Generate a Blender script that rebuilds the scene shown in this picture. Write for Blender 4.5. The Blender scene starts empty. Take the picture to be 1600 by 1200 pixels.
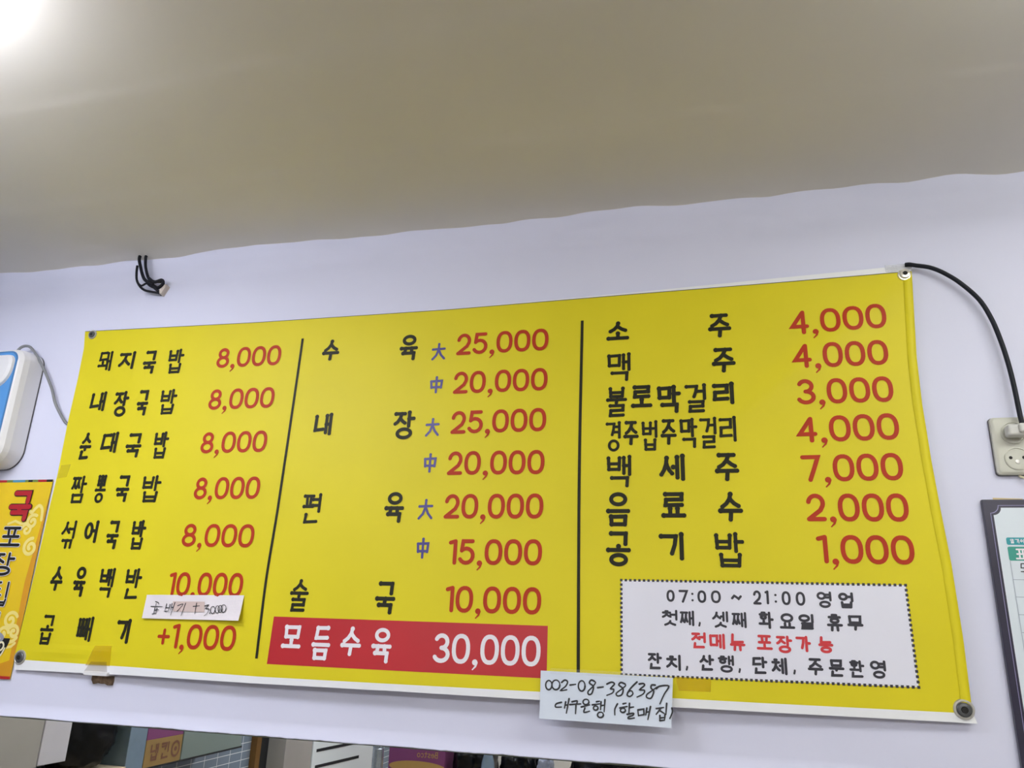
import bpy, bmesh, math, random
from mathutils import Vector, Matrix, noise
random.seed(7)
C = bpy.context.scene.collection
PI = math.pi

# ------------------------------------------------------------------ camera
cam_d = bpy.data.cameras.new('camera'); cam = bpy.data.objects.new('camera', cam_d); C.objects.link(cam)
cam_d.sensor_width = 36.0; cam_d.lens = 36.0*1202.18/1600.0; cam_d.clip_start = 0.02
YAW, PITCH, ROLL = 0.264139407, 0.307614795, -0.0356695952
cam.matrix_world = (Matrix.Translation((0, -1.5525, 1.45)) @ Matrix.Rotation(YAW, 4, 'Z') @ Matrix.Rotation(PITCH, 4, 'X')
                    @ Matrix.Rotation(ROLL, 4, 'Y') @ Matrix.Rotation(PI/2, 4, 'X'))
bpy.context.scene.camera = cam

# ------------------------------------------------------------------ world, lamps' strengths, exposure
world = bpy.data.worlds.new('world'); bpy.context.scene.world = world; world.use_nodes = True
world.node_tree.nodes['Background'].inputs[0].default_value = (0.9, 0.92, 1.0, 1)
world.node_tree.nodes['Background'].inputs[1].default_value = 0.15
vs = bpy.context.scene.view_settings
vs.view_transform = 'Standard'; vs.look = 'None'; vs.gamma = 1.0; vs.use_curve_mapping = False
vs.exposure = 0.68
# ceiling lamps: (x, y, half length x, half width y, emission strength, colour)
LAMPS = [(-1.42, -1.01, 0.38, 0.14, 11.5, (0.87, 0.90, 1.0)),
         (0.92, -0.86, 0.46, 0.14, 6.0, (0.97, 1.0, 0.95)),
         (-1.05, -2.65, 0.60, 0.15, 10.0, (0.96, 0.96, 1.0)),  # rear pair: unseen fill lamps added to brighten the front wall
         (0.95, -2.65, 0.60, 0.15, 10.0, (0.96, 0.96, 1.0))]

# ------------------------------------------------------------------ room numbers
XL, XR, YR, ZC = -2.10, 2.60, -3.60, 2.372
MIRROR_TOP = 1.222

# ------------------------------------------------------------------ materials
def lin(c):
    return tuple((v/12.92 if v <= 0.04045 else ((v+0.055)/1.055)**2.4) for v in (x/255.0 for x in c))
def mat(name, rgb, rough=0.6, var=0.05, scale=12.0, bump=0.0, bscale=40.0, metal=0.0, spec=0.5, emit=0.0, trans=0.0, alpha=1.0, ecol=None):
    m = bpy.data.materials.new(name); m.use_nodes = True
    nt = m.node_tree; b = nt.nodes['Principled BSDF']
    c = lin(rgb)
    b.inputs['Roughness'].default_value = rough; b.inputs['Metallic'].default_value = metal
    b.inputs['Specular IOR Level'].default_value = spec
    b.inputs['Transmission Weight'].default_value = trans; b.inputs['Alpha'].default_value = alpha
    tc = nt.nodes.new('ShaderNodeTexCoord')
    if var > 0:
        n = nt.nodes.new('ShaderNodeTexNoise'); n.inputs['Scale'].default_value = scale; n.inputs['Detail'].default_value = 4
        nt.links.new(tc.outputs['Object'], n.inputs['Vector'])
        r = nt.nodes.new('ShaderNodeValToRGB')
        r.color_ramp.elements[0].color = (*[v*(1-var) for v in c], 1); r.color_ramp.elements[0].position = 0.3
        r.color_ramp.elements[1].color = (*[min(1, v*(1+var)) for v in c], 1); r.color_ramp.elements[1].position = 0.7
        nt.links.new(n.outputs['Fac'], r.inputs['Fac']); nt.links.new(r.outputs['Color'], b.inputs['Base Color'])
    else:
        b.inputs['Base Color'].default_value = (*c, 1)
    if bump > 0:
        n2 = nt.nodes.new('ShaderNodeTexNoise'); n2.inputs['Scale'].default_value = bscale; n2.inputs['Detail'].default_value = 5
        nt.links.new(tc.outputs['Object'], n2.inputs['Vector'])
        bp = nt.nodes.new('ShaderNodeBump'); bp.inputs['Strength'].default_value = bump; bp.inputs['Distance'].default_value = 0.01
        nt.links.new(n2.outputs['Fac'], bp.inputs['Height']); nt.links.new(bp.outputs['Normal'], b.inputs['Normal'])
    if emit > 0:
        b.inputs['Emission Color'].default_value = (*(ecol or c), 1); b.inputs['Emission Strength'].default_value = emit
    return m

M = {}
M['wall'] = mat('wall_paper', (216, 218, 238), 0.75, 0.015, 3.0, 0.05, 6.0)
M['ceiling'] = mat('ceiling_paper', (218, 214, 207), 0.8, 0.03, 2.0, 0.05, 5.0)
M['floor'] = mat('floor_vinyl', (136, 128, 112), 0.5, 0.1, 8)
M['room'] = mat('room_paint', (205, 200, 192), 0.8, 0.03)
M['yellow'] = mat('banner_yellow_vinyl', (220, 206, 28), 0.5, 0.03, 5.0, 0.02, 8.0, spec=0.3)
M['banner_white'] = mat('banner_white_vinyl', (236, 238, 242), 0.34, 0.01)
M['black'] = mat('black_print', (38, 38, 26), 0.5, 0.0, spec=0.2)
M['ink'] = mat('notice_ink', (40, 40, 52), 0.4, 0.0)
M['red'] = mat('red_print', (178, 56, 28), 0.5, 0.03, 9, spec=0.2)
M['crimson'] = mat('crimson_print', (186, 36, 44), 0.36, 0.04, 6)
M['noticered'] = mat('notice_red_print', (205, 48, 56), 0.4, 0.0)
M['white'] = mat('white_print', (232, 230, 236), 0.4, 0.01)
M['violet'] = mat('violet_print', (62, 54, 130), 0.4, 0.0)
M['panelwhite'] = mat('notice_panel_white', (226, 227, 240), 0.36, 0.01)
M['steel'] = mat('steel', (188, 186, 180), 0.3, 0.05, 30, metal=0.5)
M['chrome'] = mat('bright_nickel', (236, 232, 220), 0.18, 0.0, metal=0.6)
M['darksteel'] = mat('dark_steel', (92, 94, 96), 0.35, 0.08, 40, metal=0.5)
M['hole'] = mat('dark_hole', (22, 20, 16), 0.7, 0.0)
M['paper'] = mat('note_paper', (214, 224, 238), 0.5, 0.015, 20)
M['slip'] = mat('slip_paper', (228, 222, 226), 0.6, 0.02, 20, 0.15, 30)
M['pen'] = mat('pen_ink', (38, 40, 46), 0.5, 0.0)
M['tapebeige'] = mat('beige_tape', (206, 186, 180), 0.35, 0.03)
M['tapeclear'] = mat('clear_tape', (240, 240, 236), 0.12, 0.0, alpha=0.10)
M['crumple'] = mat('crumpled_clear_tape', (214, 216, 222), 0.15, 0.0, 20, 0.5, 120, alpha=0.5)
M['tapeyellow'] = mat('yellowed_tape', (222, 184, 4), 0.2, 0.05, alpha=0.45)
M['tapefaint'] = mat('faint_tape', (214, 196, 40), 0.2, 0.05, alpha=0.30)
M['tapestain'] = mat('brown_stain', (130, 104, 40), 0.3, 0.1, 60, alpha=0.28)
M['masking'] = mat('masking_tape', (206, 184, 134), 0.6, 0.04)
M['cable'] = mat('black_cable', (20, 24, 34), 0.5, 0.0, spec=0.25)
M['cordgrey'] = mat('grey_cord', (128, 130, 134), 0.45, 0.0)
M['cream'] = mat('cream_cord', (222, 214, 180), 0.5, 0.0)
M['plastic'] = mat('white_plastic', (226, 226, 228), 0.28, 0.01)
M['blue'] = mat('blue_panel', (84, 150, 214), 0.3, 0.03, 6)
M['bluedark'] = mat('blue_rim', (70, 124, 178), 0.3, 0.03, 6)
M['seam'] = mat('seam_grey', (84, 82, 84), 0.6, 0.0)
M['outlet'] = mat('outlet_plastic', (196, 196, 184), 0.42, 0.04, 14)
M['plug'] = mat('plug_plastic', (200, 200, 196), 0.4, 0.03, 14)
M['board'] = mat('board_navy', (44, 42, 62), 0.3, 0.08, 20)
M['boardwhite'] = mat('board_white', (214, 224, 232), 0.35, 0.01)
M['lilac'] = mat('board_line', (150, 146, 190), 0.4, 0.0)
M['green'] = mat('board_green', (52, 152, 136), 0.4, 0.03)
M['teal'] = mat('board_teal', (40, 150, 160), 0.4, 0.03)
M['rule'] = mat('board_rule', (160, 170, 184), 0.5, 0.0)
M['mirrorglass'] = mat('mirror_glass', (236, 240, 238), 0.0, 0.0, metal=1.0)
M['mirroredge'] = mat('mirror_edge', (110, 118, 104), 0.3, 0.1, 40)
M['chip'] = mat('bare_plaster', (112, 92, 74), 0.9, 0.35, 120, 0.5, 90)
M['soot'] = mat('soot_stain', (150, 136, 130), 0.9, 0.2, 50, alpha=0.35)
M['wire'] = mat('black_wire', (26, 27, 36), 0.55, 0.0, spec=0.2)
M['caulk'] = mat('cream_caulk', (206, 196, 186), 0.8, 0.06, 60)
M['lamphousing'] = mat('lamp_housing', (235, 235, 235), 0.5, 0.0)
M['bag'] = mat('black_bag', (9, 10, 15), 0.25, 0.1, 10, 0.6, 14, spec=0.3)
M['clearplastic'] = mat('clear_plastic', (150, 156, 176), 0.15, 0.1, 20, 0.5, 30)
M['purple'] = mat('purple_card', (126, 62, 112), 0.6, 0.03)
M['kraft'] = mat('kraft_card', (150, 120, 70), 0.7, 0.05)
M['gold'] = mat('gold_print', (178, 142, 80), 0.5, 0.0)
M['greypanel'] = mat('grey_panel', (128, 140, 138), 0.35, 0.04, 3)
M['stainless'] = mat('stainless', (186, 182, 178), 0.36, 0.06, 3, metal=0.35)
M['lightpanel'] = mat('light_panel', (208, 204, 214), 0.5, 0.02)
M['whitebox'] = mat('white_cabinet', (226, 232, 236), 0.4, 0.01)
M['slot'] = mat('dark_slot', (26, 28, 34), 0.6, 0.0)
M['foil'] = mat('foil_roll', (176, 184, 196), 0.25, 0.15, 14, 0.2, 20, metal=0.75)
M['brown'] = mat('brown_frame', (112, 78, 34), 0.45, 0.1, 10)
M['table'] = mat('table_top', (190, 178, 160), 0.5, 0.06)
M['bottleblue'] = mat('grey_blue_bottle', (120, 138, 158), 0.3, 0.05, 30)
M['wood'] = mat('pale_wood', (206, 188, 160), 0.6, 0.08, 20)
M['ylposter'] = mat('poster_yellow', (230, 196, 24), 0.32, 0.06, 6)
M['ylposteredge'] = mat('poster_orange', (214, 152, 30), 0.32, 0.06, 6)
M['cloud'] = mat('poster_cloud', (238, 220, 130), 0.32, 0.0)
M['cloudlight'] = mat('poster_cloud_white', (240, 234, 200), 0.32, 0.0)
M['posterred'] = mat('poster_red', (176, 28, 38), 0.32, 0.0)
M['posterblack'] = mat('poster_black', (22, 20, 20), 0.32, 0.0)
M['postergrey'] = mat('poster_bowl_grey', (150, 152, 166), 0.32, 0.05, 30)
M['postergreen'] = mat('poster_green', (110, 130, 60), 0.4, 0.0)
M['posterblue'] = mat('poster_blue', (70, 140, 170), 0.4, 0.0)

def tile_material():
    m = mat('grey_wall_tile', (146, 160, 176), 0.25, 0.05, 4)
    nt = m.node_tree; b = nt.nodes['Principled BSDF']
    tc = nt.nodes.new('ShaderNodeTexCoord'); sp = nt.nodes.new('ShaderNodeSeparateXYZ'); cb = nt.nodes.new('ShaderNodeCombineXYZ')
    nt.links.new(tc.outputs['Object'], sp.inputs[0]); nt.links.new(sp.outputs['Y'], cb.inputs[0]); nt.links.new(sp.outputs['Z'], cb.inputs[1])
    br = nt.nodes.new('ShaderNodeTexBrick'); br.offset = 0.0
    br.inputs['Scale'].default_value = 1.0; br.inputs['Brick Width'].default_value = 0.09; br.inputs['Row Height'].default_value = 0.034
    br.inputs['Mortar Size'].default_value = 0.0015
    br.inputs['Color1'].default_value = (*lin((122, 136, 152)), 1); br.inputs['Color2'].default_value = (*lin((130, 142, 158)), 1)
    br.inputs['Mortar'].default_value = (*lin((226, 230, 238)), 1)
    nt.links.new(cb.outputs[0], br.inputs['Vector']); nt.links.new(br.outputs['Color'], b.inputs['Base Color'])
    return m
M['tile'] = tile_material()

# ------------------------------------------------------------------ object helpers
def obj(name, bm, m, parent=None, smooth=False):
    me = bpy.data.meshes.new(name)
    bmesh.ops.recalc_face_normals(bm, faces=bm.faces) if smooth else None
    bm.to_mesh(me); bm.free()
    for mm in (m if isinstance(m, (list, tuple)) else [m]): me.materials.append(mm)
    if smooth:
        for p in me.polygons: p.use_smooth = True
    o = bpy.data.objects.new(name, me); C.objects.link(o)
    if parent is not None:
        o.parent = parent
        o.matrix_parent_inverse = Matrix.Translation(-Vector(parent_world(parent)))
    return o
def parent_world(p):
    v = Vector(p.location)
    while p.parent is not None:
        # children created through obj() keep world coordinates, so only Empties add an offset
        p = p.parent
    return Vector(p.location)
def thing(name, label, cat, loc, group=None):
    o = bpy.data.objects.new(name, None); C.objects.link(o); o.location = loc; o.empty_display_size = 0.05
    o['label'] = label; o['category'] = cat
    if group: o['group'] = group
    return o
def tag(o, label, cat, group=None):
    o['label'] = label; o['category'] = cat
    if group: o['group'] = group
    return o
def sub(name, bm, m, part, smooth=False):
    """a sub-part: child of a part, coordinates as in the part's own mesh (world)"""
    o = obj(name, bm, m, None, smooth); o.parent = part
    return o
def struct(name, bm, m, smooth=False):
    o = obj(name, bm, m, None, smooth); o['kind'] = 'structure'; return o

def box(bm, x0, x1, y0, y1, z0, z1, mi=0, bevel=0.0):
    vs_ = [bm.verts.new((x, y, z)) for x in (x0, x1) for y in (y0, y1) for z in (z0, z1)]
    idx = [(0, 1, 3, 2), (4, 6, 7, 5), (0, 4, 5, 1), (2, 3, 7, 6), (0, 2, 6, 4), (1, 5, 7, 3)]
    fs = [bm.faces.new([vs_[i] for i in f]) for f in idx]
    for f in fs: f.material_index = mi
    if bevel > 0:
        es = list({e for f in fs for e in f.edges})
        bmesh.ops.bevel(bm, geom=es, offset=bevel, segments=3, profile=0.5, affect='EDGES')
    return fs
def spline(pts, n=8):
    P = [Vector(p) for p in pts]
    if len(P) < 3: return P
    out = []
    for i in range(len(P)-1):
        p0 = P[max(i-1, 0)]; p1 = P[i]; p2 = P[i+1]; p3 = P[min(i+2, len(P)-1)]
        for k in range(n):
            t = k/n
            out.append(0.5*((2*p1)+(p2-p0)*t+(2*p0-5*p1+4*p2-p3)*t*t+(3*p1-p0-3*p2+p3)*t**3))
    out.append(P[-1]); return out
def tube(bm, pts, r, seg=10, smooth=True, taper=None):
    P = spline(pts) if smooth else [Vector(p) for p in pts]
    rings = []
    up = Vector((0.13, -1, 0.2)).normalized()
    for i, p in enumerate(P):
        d = (P[min(i+1, len(P)-1)]-P[max(i-1, 0)]).normalized()
        a = d.cross(up).normalized(); b = d.cross(a).normalized()
        rr = r*(taper(i/(len(P)-1)) if taper else 1)
        rings.append([bm.verts.new(p+a*rr*math.cos(2*PI*k/seg)+b*rr*math.sin(2*PI*k/seg)) for k in range(seg)])
    for i in range(len(rings)-1):
        for k in range(seg):
            bm.faces.new((rings[i][k], rings[i][(k+1) % seg], rings[i+1][(k+1) % seg], rings[i+1][k]))
    bm.faces.new(rings[0][::-1]); bm.faces.new(rings[-1])
def lathe_y(bm, cx, cz, prof, seg=32, rx=1.0):
    """profile of (radius, y) turned about an axis that points out of the wall (y)"""
    rings = []
    for r, y in prof:
        rings.append([bm.verts.new((cx+rx*r*math.cos(2*PI*k/seg), y, cz+r*math.sin(2*PI*k/seg))) for k in range(seg)])
    for i in range(len(rings)-1):
        for k in range(seg):
            bm.faces.new((rings[i][k], rings[i][(k+1) % seg], rings[i+1][(k+1) % seg], rings[i+1][k]))
    bm.faces.new(rings[-1])
def lathe_z(bm, cx, cy, prof, seg=32, cap=True):
    rings = []
    for r, z in prof:
        rings.append([bm.verts.new((cx+r*math.cos(2*PI*k/seg), cy+r*math.sin(2*PI*k/seg), z)) for k in range(seg)])
    for i in range(len(rings)-1):
        for k in range(seg):
            bm.faces.new((rings[i][k], rings[i][(k+1) % seg], rings[i+1][(k+1) % seg], rings[i+1][k]))
    if cap: bm.faces.new(rings[0][::-1]); bm.faces.new(rings[-1])
def rrect(x0, x1, z0, z1, r, n=8):
    """outline of a rounded rectangle in the wall plane; r one radius or four (tl, tr, br, bl)"""
    rs = r if isinstance(r, (tuple, list)) else (r,)*4
    out = []
    for (cx, cz, a0, q) in ((x1-rs[1], z1-rs[1], 0, rs[1]), (x0+rs[0], z1-rs[0], PI/2, rs[0]), (x0+rs[3], z0+rs[3], PI, rs[3]), (x1-rs[2], z0+rs[2], 1.5*PI, rs[2])):
        for k in range(n+1):
            a = a0+PI/2*k/n; out.append((cx+q*math.cos(a), cz+q*math.sin(a)))
    return out
def slab(bm, outline, layers):
    """stack outlines: layers = [(y, inset scale about the centre in metres)]; closes front"""
    cx = sum(p[0] for p in outline)/len(outline); cz = sum(p[1] for p in outline)/len(outline)
    wx = max(abs(p[0]-cx) for p in outline); wz = max(abs(p[1]-cz) for p in outline)
    rings = []
    for y, ins in layers:
        rings.append([bm.verts.new((cx+(p[0]-cx)*(wx-ins)/wx, y, cz+(p[1]-cz)*(wz-ins)/wz)) for p in outline])
    n = len(outline)
    for i in range(len(rings)-1):
        for k in range(n):
            bm.faces.new((rings[i][k], rings[i][(k+1) % n], rings[i+1][(k+1) % n], rings[i+1][k]))
    bm.faces.new(rings[-1]); bm.faces.new(rings[0][::-1])
def sheet(bm, corners, nx, nz, yf, mi=0, thick=0.0):
    """thin sheet: corners tl,tr,br,bl as (x,z); yf(x,z,u,v) gives y; with thickness it is a closed solid"""
    tl, tr, br, bl = corners
    def grid(dy):
        g = []
        for j in range(nz+1):
            v = j/nz; row = []
            for i in range(nx+1):
                u = i/nx
                x = (tl[0]*(1-u)+tr[0]*u)*v+(bl[0]*(1-u)+br[0]*u)*(1-v)
                z = (tl[1]*(1-u)+tr[1]*u)*v+(bl[1]*(1-u)+br[1]*u)*(1-v)
                row.append(bm.verts.new((x, yf(x, z, u, v)+dy, z)))
            g.append(row)
        return g
    A = grid(0.0)
    for j in range(nz):
        for i in range(nx):
            f = bm.faces.new((A[j][i], A[j][i+1], A[j+1][i+1], A[j+1][i])); f.material_index = mi
    if thick > 0:
        B = grid(thick)
        for j in range(nz):
            for i in range(nx):
                f = bm.faces.new((B[j][i], B[j+1][i], B[j+1][i+1], B[j][i+1])); f.material_index = mi
        def rim(a, b, c, d): f = bm.faces.new((a, b, c, d)); f.material_index = mi
        for i in range(nx):
            rim(A[0][i], B[0][i], B[0][i+1], A[0][i+1]); rim(A[nz][i], A[nz][i+1], B[nz][i+1], B[nz][i])
        for j in range(nz):
            rim(A[j][0], A[j+1][0], B[j+1][0], B[j][0]); rim(A[j][nx], B[j][nx], B[j+1][nx], A[j+1][nx])
    return A

# ------------------------------------------------------------------ brush lettering
def arc(cx, cy, rx, ry, a0, a1, n=14):
    return [(cx+rx*math.cos(math.radians(a0+(a1-a0)*k/n)), cy+ry*math.sin(math.radians(a0+(a1-a0)*k/n))) for k in range(n+1)]
def ring(cx=.5, cy=.5, rx=.5, ry=.5, p=1.0, n=26):
    out = []
    for k in range(n+1):
        a = 2*PI*k/n; c, s = math.cos(a), math.sin(a)
        out.append((cx+rx*math.copysign(abs(c)**p, c), cy+ry*math.copysign(abs(s)**p, s)))
    return out
JAMO = {
 'ㄱ': [[(0, 1), (1, 1), (.92, .5), (.72, 0)]], 'ㄱf': [[(0, 1), (1, 1), (.97, 0)]],
 'ㄴ': [[(.05, 1), (0, 0), (1, .06)]], 'ㄷ': [[(1, 1), (.05, .97)], [(.08, .97), (0, 0), (1, .05)]],
 'ㄹ': [[(0, 1), (1, 1), (.98, .52), (.04, .5), (0, 0), (1, .02)]],
 'ㅁ': [[(0, 1), (.04, 0)], [(0, .97), (1, 1), (.96, 0)], [(.04, .03), (.96, .03)]],
 'ㅂ': [[(0, 1), (.05, 0)], [(1, 1), (.95, 0)], [(.04, .5), (.96, .5)], [(.05, .02), (.95, .02)]],
 'ㅅ': [[(.52, 1), (.45, .62), (.25, .25), (0, 0)], [(.48, .6), (.75, .25), (1, .06)]],
 'ㅇ': [ring()], 'ㅈ': [[(.02, 1), (.95, 1)], [(.62, .98), (.48, .55), (.25, .2), (0, 0)], [(.5, .52), (.78, .22), (1, .06)]],
 'ㅊ': [[(.35, 1), (.62, 1)], [(.02, .76), (.95, .76)], [(.55, .74), (.44, .4), (.22, .14), (0, 0)], [(.48, .42), (.78, .16), (1, .04)]],
 'ㅋ': [[(0, 1), (1, 1), (.9, .5), (.72, 0)], [(.05, .52), (.92, .55)]],
 'ㅌ': [[(1, 1), (.03, .98)], [(.03, .98), (0, 0), (1, .04)], [(.04, .5), (.95, .52)]],
 'ㅍ': [[(0, 1), (1, 1)], [(0, .03), (1, .03)], [(.28, .97), (.32, .05)], [(.72, .97), (.68, .05)]],
 'ㅎ': [[(.3, 1), (.68, 1)], [(0, .72), (1, .72)], ring(.5, .27, .34, .27)],
}
VOW = {
 'ㅏ': [[(.3, 1), (.3, 0)], [(.3, .55), (1, .55)]], 'ㅑ': [[(.3, 1), (.3, 0)], [(.3, .7), (1, .7)], [(.3, .36), (1, .36)]],
 'ㅓ': [[(0, .55), (.9, .55)], [(.95, 1), (.95, 0)]], 'ㅕ': [[(0, .72), (.9, .72)], [(0, .36), (.9, .36)], [(.95, 1), (.95, 0)]],
 'ㅐ': [[(.12, .95), (.12, .06)], [(.12, .5), (.9, .5)], [(.95, 1), (.95, 0)]],
 'ㅔ': [[(0, .52), (.38, .52)], [(.42, .95), (.42, .06)], [(1, 1), (1, 0)]], 'ㅣ': [[(.5, 1), (.5, 0)]],
 'ㅗ': [[(.5, 1), (.5, .05)], [(0, 0), (1, 0)]], 'ㅛ': [[(.32, 1), (.32, .05)], [(.68, 1), (.68, .05)], [(0, 0), (1, 0)]],
 'ㅜ': [[(0, 1), (1, 1)], [(.52, .95), (.48, 0)]], 'ㅠ': [[(0, 1), (1, 1)], [(.3, .95), (.26, 0)], [(.68, .95), (.7, 0)]],
 'ㅡ': [[(0, .5), (1, .5)]],
}
CHO = 'ㄱ ㄲ ㄴ ㄷ ㄸ ㄹ ㅁ ㅂ ㅃ ㅅ ㅆ ㅇ ㅈ ㅉ ㅊ ㅋ ㅌ ㅍ ㅎ'.split()
JUNG = 'ㅏ ㅐ ㅑ ㅒ ㅓ ㅔ ㅕ ㅖ ㅗ ㅘ ㅙ ㅚ ㅛ ㅜ ㅝ ㅞ ㅟ ㅠ ㅡ ㅢ ㅣ'.split()
JONG = [''] + 'ㄱ ㄲ ㄳ ㄴ ㄵ ㄶ ㄷ ㄹ ㄺ ㄻ ㄼ ㄽ ㄾ ㄿ ㅀ ㅁ ㅂ ㅄ ㅅ ㅆ ㅇ ㅈ ㅊ ㅋ ㅌ ㅍ ㅎ'.split()
DBL = {'ㄲ': 'ㄱ', 'ㄸ': 'ㄷ', 'ㅃ': 'ㅂ', 'ㅆ': 'ㅅ', 'ㅉ': 'ㅈ'}
COMP = {'ㅘ': ('ㅗ', 'ㅏ'), 'ㅙ': ('ㅗ', 'ㅐ'), 'ㅚ': ('ㅗ', 'ㅣ'), 'ㅝ': ('ㅜ', 'ㅓ'), 'ㅟ': ('ㅜ', 'ㅣ'), 'ㅢ': ('ㅡ', 'ㅣ')}
LATIN = {
 '0': [ring(.5, .5, .5, .5, .86)], '1': [[(0, .93), (.85, 1)], [(.85, 1), (.85, 0)]],
 '2': [arc(.5, .68, .47, .32, 170, -20) + [(.78, .38), (0, 0)], [(0, 0), (1, .0)]],
 '3': [arc(.46, .755, .42, .245, 155, -90), arc(.46, .255, .5, .255, 90, -155)],
 '4': [[(.72, .98), (.0, .3), (1, .3)], [(.76, 1), (.76, 0)]],
 '5': [[(.9, 1), (.2, 1), (.12, .56)], [(.12, .56)] + arc(.46, .33, .5, .33, 128, -150)],
 '7': [[(0, 1), (1, 1), (.72, .5), (.42, 0)]],
 '8': [ring(.5, .76, .41, .24), ring(.5, .26, .5, .26)],
 '+': [[(0, .5), (1, .5)], [(.5, 1), (.5, 0)]], '~': [[(0, .3), (.25, .8), (.5, .55), (.75, .2), (1, .7)]],
 ':': [[(.5, .98), (.5, 1)], [(.5, 0), (.5, .02)]], ',': [[(.7, 1), (.7, .8), (.2, 0)]],
 '大': [[(0, .66), (1, .68)], [(.5, 1), (.48, .62), (.3, .25), (0, 0)], [(.5, .62), (.7, .28), (1, .02)]],
 '中': [[(.05, .74), (.1, .3)], [(.05, .74), (.95, .76), (.9, .3)], [(.1, .34), (.9, .34)], [(.5, 1), (.5, 0)]],
}
def fit(strokes, b):
    x0, y0, x1, y1 = b
    return [[(x0+(x1-x0)*p[0], y0+(y1-y0)*p[1]) for p in s] for s in strokes]
def cons(j, b, final=False):
    if j in DBL:
        x0, y0, x1, y1 = b; m = (x0+x1)/2; g = (x1-x0)*.06
        return cons(DBL[j], (x0, y0, m-g, y1), final)+cons(DBL[j], (m+g, y0, x1, y1), final)
    return fit(JAMO['ㄱf'] if (j == 'ㄱ' and final) else JAMO[j], b)
def glyph(ch):
    """strokes of one character in the unit square"""
    if ch in LATIN: return LATIN[ch]
    k = ord(ch)-0xAC00
    c, v, f = CHO[k//588], JUNG[k % 588//28], JONG[k % 28]
    S = []
    if v in COMP:
        h, w = COMP[v]
        lo = .36 if f else 0.0
        S += cons(c, (.04, .60 if not f else .70, .56, 1), h == 'ㅗ')
        S += fit(VOW[h], (0, .26 if not f else .44, .62, .46 if not f else .58))
        S += fit(VOW[w], (.66 if w != 'ㅣ' else .7, lo, 1, 1))
        if f: S += cons(f, (.14, 0, .86, .25), True)
    elif v in 'ㅗㅛㅜㅠㅡ':
        if f:
            up = v in 'ㅗㅛ'
            fh = {'ㄹ': .36, 'ㅂ': .34, 'ㅁ': .26, 'ㅇ': .30}.get(f, .25)
            S += cons(c, (.14, .70 if f in 'ㄹㅂ' else .66, .86, 1), True)
            S += fit(VOW[v], (0, fh+.16, 1, fh+.28) if up else ((0, fh+.10, 1, fh+.22) if v != 'ㅡ' else (0, fh+.14, 1, fh+.22)))
            S += cons(f, (.14, 0, .86, fh), True)
        else:
            S += cons(c, (.1, .48, .9, 1), v not in 'ㅜㅠ' or c != 'ㄱ') if v in 'ㅗㅛ' else cons(c, (.1, .50, .9, 1), True)
            S += fit(VOW[v], (0, 0, 1, .32) if v in 'ㅗㅛ' else ((0, 0, 1, .34) if v != 'ㅡ' else (0, 0, 1, .1)))
    else:
        wide = v in 'ㅐㅔ'
        vx0 = {'ㅏ': .64, 'ㅑ': .64, 'ㅓ': .56, 'ㅕ': .56, 'ㅐ': .68, 'ㅔ': .56, 'ㅣ': .82}[v]
        vx1 = 1.0 if v != 'ㅣ' else 1.0
        cx1 = {'ㅏ': .53, 'ㅑ': .53, 'ㅓ': .56, 'ㅕ': .56, 'ㅐ': .52, 'ㅔ': .50, 'ㅣ': .66}[v]
        if f:
            fh = {'ㄹ': .36, 'ㅂ': .34, 'ㅁ': .28, 'ㅇ': .34}.get(f, .27)
            S += cons(c, (0, .56, cx1, .96))
            S += fit(VOW[v], (vx0, fh+.12, vx1, 1))
            S += cons(f, (.16, 0, .88, fh), True)
        else:
            S += cons(c, (0, .20, cx1, .92))
            S += fit(VOW[v], (vx0, 0, vx1, 1))
    return S

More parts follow.
